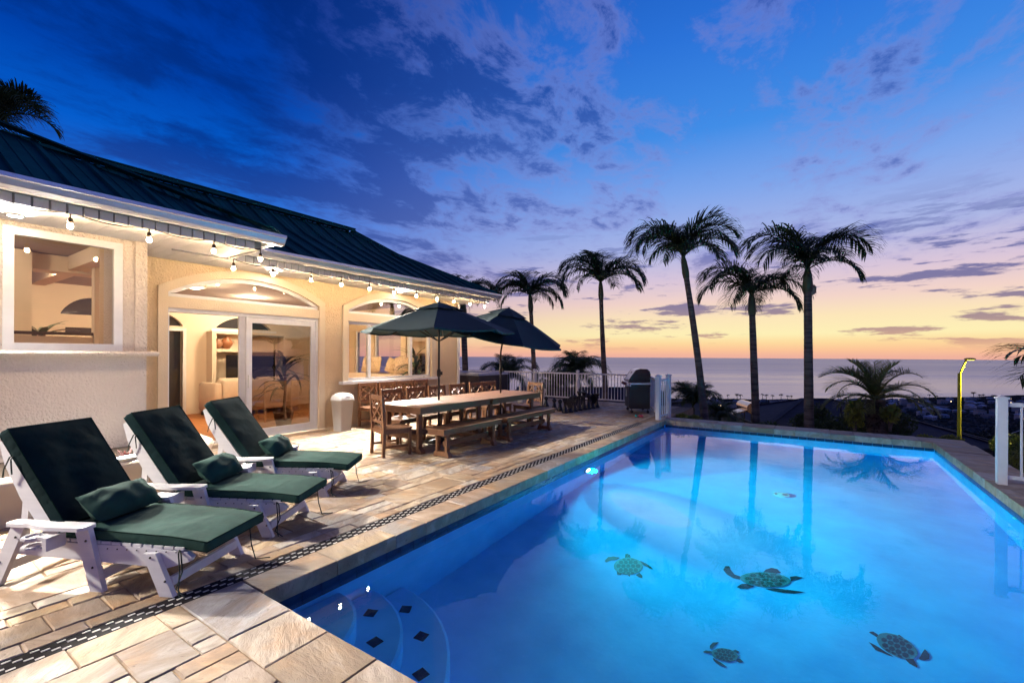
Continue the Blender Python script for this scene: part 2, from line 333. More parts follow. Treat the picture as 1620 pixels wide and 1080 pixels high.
TURTLES = [
((1.394, 2.94), [(0.123, 0.078), (0.053, -0.151)], {'head': [(-0.107, 0.211), (-0.092, 0.238), (-0.058, 0.224), (-0.032, 0.158), (-0.037, 0.119), (-0.064, 0.113), (-0.092, 0.155)], 'flipper': [(-0.241, -0.036), (-0.237, 0.055), (-0.196, 0.099), (-0.127, 0.118), (-0.142, 0.063), (-0.188, 0.015), (-0.22, -0.047)], 'flipper2': [(0.032, 0.156), (0.076, 0.166), (0.145, 0.142), (0.201, 0.11), (0.228, 0.078), (0.196, 0.075), (0.129, 0.098), (0.066, 0.126)], 'foot': [(-0.067, -0.156), (-0.042, -0.118), (-0.002, -0.145), (-0.008, -0.19), (-0.042, -0.202)], 'foot2': [(0.116, -0.117), (0.134, -0.059), (0.175, -0.095), (0.189, -0.138), (0.153, -0.139)], 'tail': [(0.044, -0.147), (0.069, -0.132), (0.078, -0.178)], 'shell': [(0.123, 0.078), (0.132, 0.034), (0.132, -0.011), (0.123, -0.054), (0.106, -0.093), (0.082, -0.126), (0.053, -0.151), (0.021, -0.165), (-0.013, -0.169), (-0.047, -0.162), (-0.078, -0.143), (-0.104, -0.115), (-0.123, -0.078), (-0.134, -0.035), (-0.136, 0.011), (-0.129, 0.057), (-0.113, 0.1), (-0.088, 0.136), (-0.057, 0.163), (-0.022, 0.178), (0.014, 0.18), (0.049, 0.17), (0.08, 0.148), (0.105, 0.117)]}),
((2.58, 3.383), [(0.203, 0.086), (0.007, -0.137)], {'head': [(-0.029, 0.133), (-0.01, 0.208), (0.031, 0.261), (0.082, 0.269), (0.116, 0.211), (0.064, 0.149), (0.003, 0.127)], 'flipper': [(-0.366, -0.016), (-0.358, 0.064), (-0.327, 0.088), (-0.304, 0.022), (-0.262, -0.046), (-0.202, -0.062), (-0.203, -0.122), (-0.265, -0.123), (-0.322, -0.091)], 'foot': [(-0.214, -0.264), (-0.186, -0.192), (-0.146, -0.162), (-0.077, -0.176), (-0.124, -0.246), (-0.182, -0.278)], 'foot2': [(0.192, 0.173), (0.245, 0.216), (0.295, 0.219), (0.247, 0.152), (0.203, 0.097)], 'flipper2': [(0.013, -0.161), (0.081, -0.116), (0.173, -0.088), (0.252, -0.062), (0.311, -0.049), (0.242, -0.113), (0.153, -0.158), (0.072, -0.169)], 'shell': [(0.203, 0.086), (0.196, 0.046), (0.177, 0.004), (0.146, -0.038), (0.105, -0.077), (0.058, -0.111), (0.007, -0.137), (-0.045, -0.155), (-0.095, -0.163), (-0.138, -0.16), (-0.173, -0.146), (-0.197, -0.121), (-0.207, -0.088), (-0.203, -0.049), (-0.185, -0.005), (-0.154, 0.039), (-0.112, 0.082), (-0.061, 0.118), (-0.007, 0.146), (0.048, 0.164), (0.099, 0.17), (0.142, 0.164), (0.175, 0.147), (0.196, 0.12)]}),
((2.412, 2.151), [(0.085, 0.025), (0.003, -0.068)], {'head': [(-0.143, -0.049), (-0.127, -0.025), (-0.087, -0.014), (-0.083, -0.038), (-0.117, -0.05)], 'flipper': [(-0.104, 0.011), (-0.112, 0.042), (-0.099, 0.087), (-0.061, 0.115), (-0.076, 0.073), (-0.088, 0.021)], 'flipper2': [(-0.068, -0.073), (-0.049, -0.086), (-0.012, -0.097), (0.03, -0.117), (-0.007, -0.127), (-0.044, -0.116), (-0.062, -0.097)], 'foot': [(0.043, 0.073), (0.06, 0.098), (0.086, 0.091), (0.08, 0.064)], 'foot2': [(0.079, -0.008), (0.1, 0.018), (0.124, -0.001), (0.096, -0.028)], 'tail': [(0.083, 0.037), (0.101, 0.051), (0.087, 0.03)], 'shell': [(0.085, 0.025), (0.083, 0.006), (0.075, -0.013), (0.062, -0.031), (0.045, -0.047), (0.025, -0.06), (0.003, -0.068), (-0.019, -0.073), (-0.04, -0.072), (-0.058, -0.067), (-0.073, -0.057), (-0.082, -0.043), (-0.086, -0.025), (-0.085, -0.006), (-0.077, 0.013), (-0.064, 0.032), (-0.046, 0.049), (-0.026, 0.062), (-0.003, 0.071), (0.019, 0.075), (0.041, 0.074), (0.059, 0.067), (0.073, 0.057), (0.082, 0.042)]}),
((3.481, 2.886), [(0.106, -0.05), (-0.039, -0.13)], {'head': [(0.109, -0.088), (0.161, 0.058), (0.18, 0.003), (0.168, -0.054), (0.14, -0.083)], 'flipper': [(0.026, -0.124), (0.077, -0.107), (0.089, -0.174), (0.082, -0.197), (0.043, -0.176)], 'foot': [(-0.159, 0.083), (-0.13, 0.106), (-0.103, 0.081), (-0.115, 0.045)], 'flipper2': [(-0.17, -0.052), (-0.132, -0.071), (-0.073, -0.117), (-0.038, -0.143), (-0.075, -0.144), (-0.137, -0.128)], 'foot2': [(-0.002, 0.116), (0.03, 0.164), (0.052, 0.133), (0.04, 0.09)], 'tail': [(-0.075, 0.118), (-0.054, 0.13), (-0.05, 0.103)], 'shell': [(0.106, -0.05), (0.092, -0.081), (0.072, -0.107), (0.047, -0.126), (0.019, -0.136), (-0.01, -0.138), (-0.039, -0.13), (-0.066, -0.114), (-0.089, -0.09), (-0.106, -0.059), (-0.116, -0.023), (-0.119, 0.015), (-0.113, 0.053), (-0.099, 0.087), (-0.078, 0.116), (-0.051, 0.137), (-0.021, 0.148), (0.011, 0.148), (0.041, 0.138), (0.068, 0.118), (0.09, 0.091), (0.105, 0.058), (0.113, 0.022), (0.113, -0.015)]})]
# ================================================================ THE SETTING
PW, PL, ZW = 4.75, 9.50, -0.145          # pool width, length, water level

# ---------------- ocean
m, t, b = newmat('ocean_water')
geo = t.nodes.new('ShaderNodeNewGeometry')
sepw = t.nodes.new('ShaderNodeCombineXYZ'); t.links.new(vmath('DOT_PRODUCT', geo.outputs['Position'], tuple(RT), tree=t), sepw.inputs[0]); t.links.new(vmath('DOT_PRODUCT', geo.outputs['Position'], tuple(FW), tree=t), sepw.inputs[1])
n1 = tex(t, scale=0.004, vec=sepw.outputs[0], sc=(0.10, 1.0, 1), detail=9, rough=0.68)
cr = ramp(n1.outputs[0], [(0.3, (0.13,0.15,0.26,1)), (0.7, (0.18,0.19,0.30,1))], tree=t)
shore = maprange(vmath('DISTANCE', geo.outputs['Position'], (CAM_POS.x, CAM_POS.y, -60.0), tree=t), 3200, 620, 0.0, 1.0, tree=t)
t.links.new(mixc(shore, cr, (0.50,0.44,0.52,1), tree=t), b.inputs['Base Color'])     # brighter sky reflection painted into the colour towards the shore
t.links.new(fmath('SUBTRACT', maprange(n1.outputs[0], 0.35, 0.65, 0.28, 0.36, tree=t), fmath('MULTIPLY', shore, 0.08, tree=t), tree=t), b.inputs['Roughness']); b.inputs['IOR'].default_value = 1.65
n2 = tex(t, scale=0.05, vec=sepw.outputs[0], sc=(0.25, 1.0, 1), detail=6, rough=0.65)
bump(t, b, n2.outputs[0], 0.25, 2.0)
OCEAN = m
mb = MB(); c0 = Vector((CAM_POS.x, CAM_POS.y, -60))
rings = [150, 400, 800, 1500, 3000, 6000, 14500]; nn = 72
vs = [c0] + [c0 + Vector((cos(2*pi*k/nn)*r, sin(2*pi*k/nn)*r, 0)) for r in rings for k in range(nn)]
fs = [(0, 1+k, 1+(k+1)%nn) for k in range(nn)] + [(1+i*nn+k, 1+(i+1)*nn+k, 1+(i+1)*nn+(k+1)%nn, 1+i*nn+(k+1)%nn) for i in range(len(rings)-1) for k in range(nn)]
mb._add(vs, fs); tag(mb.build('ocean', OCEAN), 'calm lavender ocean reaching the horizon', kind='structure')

# ---------------- hillside down to the shore
m, t, b = newmat('hillside')
geo = t.nodes.new('ShaderNodeNewGeometry')
n1 = tex(t, scale=0.05, vec=geo.outputs['Position'], detail=8, rough=0.7)
cr = ramp(n1.outputs[0], [(0.35, (0.016,0.017,0.015,1)), (0.55, (0.045,0.040,0.034,1)), (0.75, (0.10,0.085,0.07,1))], tree=t); t.links.new(cr, b.inputs['Base Color'])
b.inputs['Roughness'].default_value = 1.0; b.inputs['Specular IOR Level'].default_value = 0.0; bump(t, b, n1.outputs[0], 0.8, 2.0)
HILL = m
HP = [(0,-1.6),(9,-1.6),(11.5,-2.2),(14,-3.2),(25,-6.5),(50,-13.5),(100,-25),(200,-37),(330,-46),(480,-53.5),(600,-58.6),(650,-60.2),(760,-66)]
def hillz(d):
    for (a, za), (c, zc) in zip(HP, HP[1:]):
        if d <= c: return za + (zc-za)*(d-a)/(c-a)
    return -66
def hill_at(x, y):
    p = Vector((x, y, 0)) - Vector((CAM_POS.x, CAM_POS.y, 0)); d = p.dot(FW); u = p.dot(RT)/max(1.0, d)
    head = 90*max(0.0, min(1.0, (u-0.80)/0.35))            # a headland on the right
    return hillz(max(0.0, d - head*max(0.0, min(1.0, (d-300)/250))))
mb = MB(); nr, na = 64, 80
ds = [8.2*(860/8.2)**(i/(nr-1)) for i in range(nr)]
vs = []
for i, d in enumerate(ds):
    for k in range(na+1):
        l = (-1.35 + 3.0*k/na)*(d+10); p = Vector((CAM_POS.x, CAM_POS.y, 0)) + FW*d + RT*l
        zz_ = hill_at(p.x, p.y) + (random.uniform(-.4,.4)*min(1.0, d/150) if d > 40 else 0)
        vs.append((p.x, p.y, zz_))
fs = [(i*(na+1)+k, i*(na+1)+k+1, (i+1)*(na+1)+k+1, (i+1)*(na+1)+k) for i in range(nr-1) for k in range(na)]
mb._add(vs, fs, True); tag(mb.build('hillside', HILL), 'dark hillside falling away to the shoreline', kind='structure')

# ---------------- deck slab under the paving
mb = MB()
mb.box(-5.62, -0.05, -4.2, 12.75, -1.7, -0.0065)
mb.box(-0.05, 8.5, -4.2, -0.05, -1.7, -0.0065)
mb.box(PW+0.05, 5.24, -0.05, 10.02, -1.7, -0.0065)
mb.box(5.24, 8.5, -0.05, 6.80, -1.7, -0.0065)
mb.box(-0.05, PW+0.05, PL+0.05, 10.02, -1.7, -0.0065)
mb.box(-9.9, -5.62, 8.3, 12.75, -1.7, -0.0065)
DECK = tag(mb.build('deck', MORTAR), 'stone paved pool deck with sandy joints', kind='structure')

# ---------------- paving stones in random ashlar
def stone_mesh(mb, x0, x1, y0, y1, zt, th, rnd):
    mb.cur = rnd; gp = 0.003; bv = 0.006
    x0 += gp; x1 -= gp; y0 += gp; y1 -= gp
    j = lambda a=0.004: random.uniform(-a, a)
    top = [(x0+bv+j(), y0+bv+j()), (x1-bv+j(), y0+bv+j()), (x1-bv+j(), y1-bv+j()), (x0+bv+j(), y1-bv+j())]
    tz = [zt+j(0.0025) for _ in range(4)]
    vs = [(x0,y0,zt-th),(x1,y0,zt-th),(x1,y1,zt-th),(x0,y1,zt-th),
          (x0,y0,zt-bv),(x1,y0,zt-bv),(x1,y1,zt-bv),(x0,y1,zt-bv)] + [(p[0],p[1],z) for p, z in zip(top, tz)]
    mb._add(vs, [(8,9,10,11)] + [(4+i,4+(i+1)%4,8+(i+1)%4,8+i) for i in range(4)] + [(i,(i+1)%4,4+(i+1)%4,4+i) for i in range(4)])
def ashlar(x0, x1, y0, y1, u=0.15, seed=1):
    rnd = random.Random(seed); nx = round((x1-x0)/u); ny = round((y1-y0)/u); ux = (x1-x0)/nx; uy = (y1-y0)/ny
    occ = [[False]*ny for _ in range(nx)]; out = []
    sizes = [(1,2),(1,3),(2,2),(2,3),(2,4),(3,3),(2,2),(1,2),(3,2),(3,2),(2,1),(2,3),(3,4),(1,3)]
    for j in range(ny):
        for i in range(nx):
            if occ[i][j]: continue
            c = sizes[:]; rnd.shuffle(c)
            for a, b2 in c + [(1,1)]:
                if i+a <= nx and j+b2 <= ny and all(not occ[p][q] for p in range(i,i+a) for q in range(j,j+b2)): break
            for p in range(i,i+a):
                for q in range(j,j+b2): occ[p][q] = True
            out.append((x0+i*ux, x0+(i+a)*ux, y0+j*uy, y0+(j+b2)*uy))
    return out
DX0, DX1 = -0.432, -0.288                # channel drain
stones = ashlar(-5.58, DX0, -2.4, 12.7, 0.128, 3) + ashlar(DX1, 3.0, -2.4, -0.36, 0.128, 5) + ashlar(5.26, 8.2, 3.0, 6.78, 0.16, 6)
stones += [(-9.8, -5.62, 8.35, 12.7)] if False else ashlar(-9.8, -5.6, 8.35, 12.7, 0.3, 8)
def visible_size(s):
    cx, cy_ = (s[0]+s[1])/2, (s[2]+s[3])/2; p = Vector((cx, cy_, 0)) - CAM_POS
    d = p.dot(FW)
    if d < 0.4: return -1
    u = p.dot(RT)/d*709+810; v = 561+1.55/d*709
    if u < -60 or u > 1660 or v > 1110: return -1
    if cx < -5.3: return 0
    return (s[1]-s[0])*(s[3]-s[2])*1.55/d**3
stones.sort(key=visible_size, reverse=True)
rest = MB()
for i, s in enumerate(stones):
    zt = random.uniform(-0.003, 0.004); rr = random.random()
    if i < 290:
        mb = MB(); stone_mesh(mb, *s, zt, 0.022, rr); mb.build('paving_stone', STONE, DECK, attr=True)
    else: stone_mesh(rest, *s, zt, 0.022, rr)
o = rest.build('paving_stones', STONE, DECK, attr=True); o['kind'] = 'stuff'

# ---------------- coping stones round the pool, each a thick slab
def coping(seq, fixed, axis, a, b, th=0.112):
    p = seq[0]; i = 0
    while p < seq[1]-0.02:
        ln = random.uniform(0.34, 0.62); q = min(seq[1], p+ln)
        if seq[1]-q < 0.2: q = seq[1]
        mb = MB(); rr = random.random()
        if axis == 'y': stone_mesh(mb, a, b, p, q, random.uniform(0.0, 0.006), th, rr)
        else: stone_mesh(mb, p, q, a, b, random.uniform(0.0, 0.006), th, rr)
        mb.build('coping_stone', STONE, DECK, attr=True); p = q
coping((0.0, PL), 0, 'y', DX1, 0.0)
coping((DX1, PW+0.5), 0, 'x', -0.36, 0.0)
coping((-0.28, PW+0.52), 0, 'x', PL, 10.10)
coping((0.0, PL), 0, 'y', PW, 5.30)

# ---------------- slim channel drains with slotted grates
GRATE = M('dark_grate', (0.012,0.010,0.011), 0.75, vary=0.2, spec=0.1)
SLOT = M('pale_grate_tile', (0.60,0.56,0.50), 0.6, vary=0.1)
def drain(label, x0, x1, y0, y1):
    d = thing('channel_drain', label, 'drain', ((x0+x1)/2, y0, 0), group='channel drains in the deck'); cx = (x0+x1)/2
    p = y0
    while p < y1-0.01:
        q = min(y1, p+0.98); mb = MB()
        w = (x1-x0); mb.box(x0-cx, x1-cx, p-y0+0.002, q-y0-0.002, -0.03, -0.004)
        mb.build('grate', GRATE, d); p = q
    mb = MB(); p = y0+0.02
    while p < y1-0.1:
        for r in range(4):
            xx = x0-cx + (x1-x0)*(r+0.75)/4.5; yy = p-y0 + 0.034*r
            mb.box(xx-0.0062, xx+0.0062, yy, yy+0.034, -0.005, -0.0015)
        p += 0.1
    o = mb.build('grate_slot', SLOT, d); o['kind'] = 'stuff'
drain('long dark slotted channel drain running beside the pool edge', DX0, DX1, -2.4, 8.75)
drain('short dark slotted channel drain near the barbecue grill', -1.08, -0.96, 8.6, 10.0)

# ---------------- swimming pool shell
m, t, b = newmat('blue_pool_plaster')
n1 = tex(t, scale=2.2, detail=6); n2 = tex(t, scale=26, detail=4)
cr = ramp(n1.outputs[0], [(0.28, (0.045,0.36,0.76,1)), (0.72, (0.085,0.52,0.92,1))], tree=t)
c2 = mixc(maprange(n2.outputs[0], 0.62, 0.74, 0, 0.25, tree=t), cr, (0.16,0.52,0.92,1), tree=t); t.links.new(c2, b.inputs['Base Color'])
b.inputs['Roughness'].default_value = 0.85; bump(t, b, n2.outputs[0], 0.15, 0.01)
PLASTER = m
ZF = -1.20; e = 0.022
mb = MB()
mb._add([(-e,-e,ZF),(PW+e,-e,ZF),(PW+e,PL+e,ZF),(-e,PL+e,ZF)], [(0,1,2,3)])
mb.box(-0.049, -e, -0.049, PL+0.049, ZF-0.05, -0.112); mb.box(PW+e, PW+0.049, -0.049, PL+0.049, ZF-0.05, -0.112)
mb.box(-e, PW+e, -0.049, -e, ZF-0.05, -0.112); mb.box(-e, PW+e, PL+e, PL+0.049, ZF-0.05, -0.112)
POOL = tag(mb.build('pool', PLASTER), 'bright blue plastered swimming pool lit from within', kind='structure')
for r, zt, zb in ((1.20, -0.85, ZF), (0.88, -0.60, -0.85), (0.57, -0.35, -0.60)):
    mb = MB(); ns = 28
    pl = [(-e+0.002, -e+0.002)] + [(max(-e+0.002, r*cos(pi/2*k/ns)), max(-e+0.002, r*sin(pi/2*k/ns))) for k in range(ns+1)]
    bm_ = [(p[0]*1.0, p[1]*1.0, zb+0.001) for p in pl]; tp = [(p[0], p[1], zt) for p in pl]
    n = len(pl)
    # rounded nosing
    ins = [(-e+0.002, -e+0.002)] + [(max(-e+0.002, (r-0.02)*cos(pi/2*k/ns)), max(-e+0.002, (r-0.02)*sin(pi/2*k/ns))) for k in range(ns+1)]
    mb._add(bm_ + [(p[0], p[1], zt-0.02) for p in pl] + [(p[0], p[1], zt) for p in ins],
            [tuple(range(2*n, 3*n))] + [(i,(i+1)%n,n+(i+1)%n,n+i) for i in range(n)] + [(n+i,n+(i+1)%n,2*n+(i+1)%n,2*n+i) for i in range(n)])
    mb.build('pool_step', PLASTER, POOL)
TILE_DARK = M('black_glass_tile', (0.010,0.014,0.016), 0.25, vary=0.3, nscale=30)
dm = MB(); s_ = 0.058; dm._add([(s_,0,0),(0,s_,0),(-s_,0,0),(0,-s_,0),(s_,0,0.006),(0,s_,0.006),(-s_,0,0.006),(0,-s_,0.006)], [(4,5,6,7),(0,1,5,4),(1,2,6,5),(2,3,7,6),(3,0,4,7)])
dme = dm.mesh('diamond_tile', TILE_DARK)
for r, zt in ((0.70, -0.60), (1.02, -0.85)):
    for a in ((70, 42, 14) if r < 0.9 else (75.5, 55, 34.5, 12)):
        o = link('diamond_tile', dme, POOL, (r*cos(radians(a)), r*sin(radians(a)), zt+0.001), radians(a))
# waterline tiles
TILEB = M('dark_blue_glazed_tile', (0.012,0.030,0.085), 0.18, vary=0.45, nscale=7, coord='Object')
tm = MB(); tm.box(-0.073, 0.073, 0, 0.008, -0.085, 0.085); tme = tm.mesh('waterline_tile', TILEB)
zt = -0.112-0.0865
k = 0
while 0.075+0.15*k < PL:
    y = 0.05+0.15*k
    if y < PL: link('waterline_tile', tme, POOL, (-e, y, zt), -pi/2); link('waterline_tile', tme, POOL, (PW+e, y, zt), pi/2)
    k += 1
k = 0
while 0.075+0.15*k < PW:
    link('waterline_tile', tme, POOL, (0.07+0.15*k, PL+e, zt), pi); k += 1
# fittings
mb = MB(); mb.lathe([(0.105,0.0),(0.11,0.012),(0.085,0.02),(0.08,0.014),(0.05,0.016),(0.045,0.024),(0.0,0.026)], 20); mb.build('floor_drain', M('white_plastic', (0.75,0.77,0.76), 0.4, vary=0.03), POOL, (2.58, 6.0, ZF+0.001))
mb = MB(); mb.lathe([(0.035,0.0),(0.04,0.01),(0.02,0.02),(0.0,0.021)], 14); o = mb.build('return_inlet', MATS['white_plastic'], POOL, (PW+e-0.001, 5.55, -0.32)); o.rotation_euler = (0, -pi/2, 0)

# pool lamp in the side wall
PLY, PLZ = 5.05, -0.60
mb = MB(); mb.lathe([(0.115,0.0),(0.12,0.02),(0.095,0.03),(0.09,0.02)], 24); o = mb.build('pool_lamp_ring', STEEL, POOL, (-e+0.001, PLY, PLZ)); o.rotation_euler = (0, pi/2, 0)
LENS = emat('pool_lamp_lens', (0.72,0.90,1.0), 14.0)
mb = MB(); mb.lathe([(0.088,0.005),(0.075,0.022),(0.04,0.03),(0.0,0.032)], 20); o = mb.build('pool_lamp_lens', LENS, POOL, (-e+0.001, PLY, PLZ)); o.rotation_euler = (0, pi/2, 0)
def pool_beam(energy, col, size, blend, aim, soft=0.09):
    ld = bpy.data.lights.new('pool_lamp', 'SPOT'); ld.energy = energy; ld.color = col; ld.spot_size = radians(size); ld.spot_blend = blend; ld.shadow_soft_size = soft
    lo = bpy.data.objects.new('pool_lamp', ld); COL.objects.link(lo); lo.location = (0.05, PLY, PLZ); lo.rotation_euler = Vector(aim).to_track_quat('-Z', 'Y').to_euler()
pool_beam(2500, (0.0,0.92,1.0), 166, 0.8, (1.0, 0.0, -0.08))
pool_beam(26000, (1.0,0.75,0.62), 50, 1.0, (1.0, -0.52, -0.85), 0.2)

# ---------------- pool water
m = bpy.data.materials.new('pool_water'); m.use_nodes = True; t = m.node_tree; t.nodes.clear()
gl = t.nodes.new('ShaderNodeBsdfGlass'); gl.inputs['IOR'].default_value = 1.333; gl.inputs['Roughness'].default_value = 0.0; gl.inputs['Color'].default_value = (0.97,0.99,1.0,1)
ou = t.nodes.new('ShaderNodeOutputMaterial'); t.links.new(gl.outputs[0], ou.inputs[0])
tcn = t.nodes.new('ShaderNodeTexCoord')
n1 = tex(t, scale=2.4, vec=tcn.outputs['Object'], detail=3); n2 = tex(t, scale=11, vec=tcn.outputs['Object'], detail=2)
hh = fmath('ADD', n1.outputs[0], fmath('MULTIPLY', n2.outputs[0], 0.16, tree=t), tree=t)
bn = t.nodes.new('ShaderNodeBump'); bn.inputs['Strength'].default_value = 0.075; bn.inputs['Distance'].default_value = 0.02; t.links.new(hh, bn.inputs['Height']); t.links.new(bn.outputs[0], gl.inputs['Normal'])
WATER = m
mb = MB(); mb._add([(-e,-e,0),(PW+e,-e,0),(PW+e,PL+e,0),(-e,PL+e,0)], [(0,1,2,3)])
tag(mb.build('pool_water', WATER, None, (0,0,ZW)), 'still clear pool water mirroring palms and sunset', kind='structure')

# ---------------- turtle mosaics on the pool floor
TSHELL = M('green_mosaic', (0.004,0.045,0.046), 0.4, vary=0.6, nscale=38); TDARK = M('dark_teal_mosaic', (0.002,0.018,0.030), 0.4, vary=0.5, nscale=40)
TEDGE = M('pale_green_mosaic', (0.02,0.15,0.18), 0.4, vary=0.2, nscale=40)
TNAMES = ['green turtle mosaic head up, leftmost on the pool floor', 'largest green turtle mosaic in the middle of the pool floor', 'smallest dark turtle mosaic nearest the front of the pool floor', 'dark turtle mosaic heading right on the right of the pool floor']
for (c, ax, pl), lb in zip(TURTLES, TNAMES):
    T_ = thing('turtle_mosaic', lb, 'mosaic', (c[0], c[1], ZF+0.001), group='turtle mosaics on the pool floor')
    for k, poly in pl.items():
        mb = MB(); hgt = 0.0012 if k != 'shell' else 0.0018
        mb.prism(poly, 0, hgt, 'z'); mb.build({'flipper2':'flipper','foot2':'foot'}.get(k, k), TEDGE if k == 'shell' else TDARK, T_)
    A, B = Vector(ax[0]), Vector(ax[1])
    cells = [(x, 0.0, 0.19, 0.23) for x in (-0.68,-0.34,0.0,0.34,0.68)] + [(x, s*0.47, 0.19, 0.24) for x in (-0.51,-0.17,0.17,0.51) for s in (-1,1)] + [(x, s*0.80, 0.15, 0.12) for x in (-0.30,0.0,0.30) for s in (-1,1)]
    for (u, v, w, h) in cells:
        hexa = [(u-w*0.85, v), (u-w*0.45, v-h*0.9), (u+w*0.45, v-h*0.9), (u+w*0.85, v), (u+w*0.45, v+h*0.9), (u-w*0.45, v+h*0.9)]
        mb = MB(); mb.prism([tuple(A*p + B*q) for p, q in hexa], 0.0019, 0.0026, 'z'); mb.build('scute', TSHELL if c[1] > 2.93 and c[0] < 3 else TDARK, T_)
# ================================================================ THE HOUSE
HOUSE = thing('house', 'cream stucco house with green standing seam metal roof and arched windows', 'house', (0,0,0))
SZ = 3.0                                   # soffit / plate height
XM, XW, YW, YE, XB = -5.30, -4.35, 0.70, 8.06, -9.9
def arcz(y, y0, y1, zs, rise):
    hw = (y1-y0)/2; c = (y0+y1)/2; R = (hw*hw+rise*rise)/(2*rise); return zs + sqrt(max(0, R*R-(y-c)**2)) - (R-rise)
def wall_y(mb, x0, x1, y0, y1, z0, z1, ops):
    """wall in the y-z plane, thickness x0..x1, openings (ya,yb,za,zb,rise)"""
    ys = sorted({y0, y1, *[o[0] for o in ops], *[o[1] for o in ops]})
    for a, b in zip(ys, ys[1:]):
        col = sorted([o for o in ops if o[0] <= a+1e-6 and o[1] >= b-1e-6], key=lambda o: o[2]); z = z0; arch = None
        for o in col:
            if arch is None and o[2] > z: mb.box(x0, x1, a, b, z, o[2])
            elif arch is not None: raise ValueError
            z = o[3]; 
            if o[4]: arch = o
        if arch is None: 
            if z1 > z: mb.box(x0, x1, a, b, z, z1)
        else:
            n = 18
            for i in range(n):
                p, q = a+(b-a)*i/n, a+(b-a)*(i+1)/n
                mb.prism([(p, arcz(p, arch[0], arch[1], arch[3], arch[4])), (q, arcz(q, arch[0], arch[1], arch[3], arch[4])), (q, z1), (p, z1)], x0, x1, 'x')
DOOR = (1.24, 3.78); WIN = (4.45, 6.98)
TR_Z0, TR_SP, TR_RISE = 2.43, 2.50, 0.35
mb = MB()
wall_y(mb, XM-0.2, XM, YW-0.2, YE, 0.0, SZ+0.05, [(*DOOR, 0.0, 2.26, 0), (*DOOR, TR_Z0, TR_SP, TR_RISE), (*WIN, 0.98, 2.26, 0), (*WIN, TR_Z0, TR_SP, TR_RISE)])
mb.build('wall', STUCCO, HOUSE)
# raised surrounds of the door and the window
def surround(y0, y1, zb):
    mb = MB(); w = 0.125; xo = XM+0.045
    mb.box(XM+0.001, xo, y0-w, y0, zb, TR_SP); mb.box(XM+0.001, xo, y1, y1+w, zb, TR_SP)
    mb.box(XM+0.001, xo-0.012, y0, y1, 2.26, TR_Z0)
    n = 22; ya, yb = y0-w, y1+w
    for i in range(n):
        p, q = ya+(yb-ya)*i/n, ya+(yb-ya)*(i+1)/n
        f = lambda y: TR_SP if y <= y0 or y >= y1 else arcz(y, y0, y1, TR_SP, TR_RISE)
        g_ = lambda y: arcz(y, ya, yb, TR_SP+0.08, TR_RISE+0.045)
        mb.prism([(p, f(p)), (q, f(q)), (q, g_(q)), (p, g_(p))], XM+0.001, xo, 'x')
    return mb.build('surround', STUCCO_TRIM, HOUSE)
surround(*DOOR, 0.05); surround(*WIN, 0.98)
# window sill, threshold
mb = MB(); mb.box(XM+0.001, XM+0.14, WIN[0]-0.2, WIN[1]+0.2, 0.915, 0.978); mb.build('window_sill', WHITE_TRIM, HOUSE)
mb = MB(); mb.box(XM-0.2, XM+0.10, DOOR[0]-0.12, DOOR[1]+0.12, -0.01, 0.055); mb.build('door_step', STUCCO_TRIM, HOUSE)
mb = MB(); mb.box(XM+0.001, XM+0.03, DOOR[1]+0.13, YE, -0.01, 0.05); mb.build('wall_base', STUCCO_TRIM, HOUSE)

def window(y0, y1, z0, z1, X, mull=(), rise=0, fw=0.06, glass=GLASS, label=None):
    """white frame with panes; flat or arched top"""
    mb = MB(); xi, xo = X-0.09, X-0.01
    if not rise:
        mb.box(xi, xo, y0, y0+fw, z0, z1); mb.box(xi, xo, y1-fw, y1, z0, z1); mb.box(xi, xo, y0+fw, y1-fw, z0, z0+fw); mb.box(xi, xo, y0+fw, y1-fw, z1-fw, z1)
        for m_ in mull: mb.box(xi+0.005, xo-0.005, m_-fw*0.6, m_+fw*0.6, z0+fw, z1-fw)
    else:
        mb.box(xi, xo, y0+0.002, y1-0.002, z0, z0+fw)
        n = 22
        for i in range(n):
            p, q = y0+0.002+(y1-y0-0.004)*i/n, y0+0.002+(y1-y0-0.004)*(i+1)/n
            o_ = lambda y: arcz(y, y0, y1, z1, rise); i_ = lambda y: max(z0+fw, arcz(y, y0, y1, z1, rise)-fw*1.25)
            mb.prism([(p, i_(p)), (q, i_(q)), (q, o_(q)), (p, o_(p))], xi, xo, 'x')
        mb.box(xi, xo, y0+0.002, y0+fw, z0+fw, z1); mb.box(xi, xo, y1-fw, y1-0.002, z0+fw, z1)
    w = mb.build('window_frame', WHITE_TRIM, HOUSE)
    ys = [y0+fw*0.9] + list(mull) + [y1-fw*0.9]
    for a, b in zip(ys, ys[1:]):
        pm = MB(); xg = X-0.05
        if not rise: pm._add([(xg,a,z0+fw*0.9),(xg,b,z0+fw*0.9),(xg,b,z1-fw*0.9),(xg,a,z1-fw*0.9)], [(0,1,2,3)])
        else:
            n = 16; pts = [(xg, a+(b-a)*i/n, max(z0+fw*0.95, arcz(a+(b-a)*i/n, y0, y1, z1, rise)-fw)) for i in range(n+1)]
            pm._add([(xg,a,z0+fw*0.9),(xg,b,z0+fw*0.9)] + pts[::-1], [tuple(range(n+3))])
        pm.build('pane', glass, w)
    return w
window(*WIN, 0.98, 2.26, XM-0.02, (5.06, 6.32))
window(*WIN, TR_Z0, TR_SP, XM-0.01, rise=TR_RISE, fw=0.055)
window(*DOOR, TR_Z0, TR_SP, XM-0.01, rise=TR_RISE, fw=0.055)
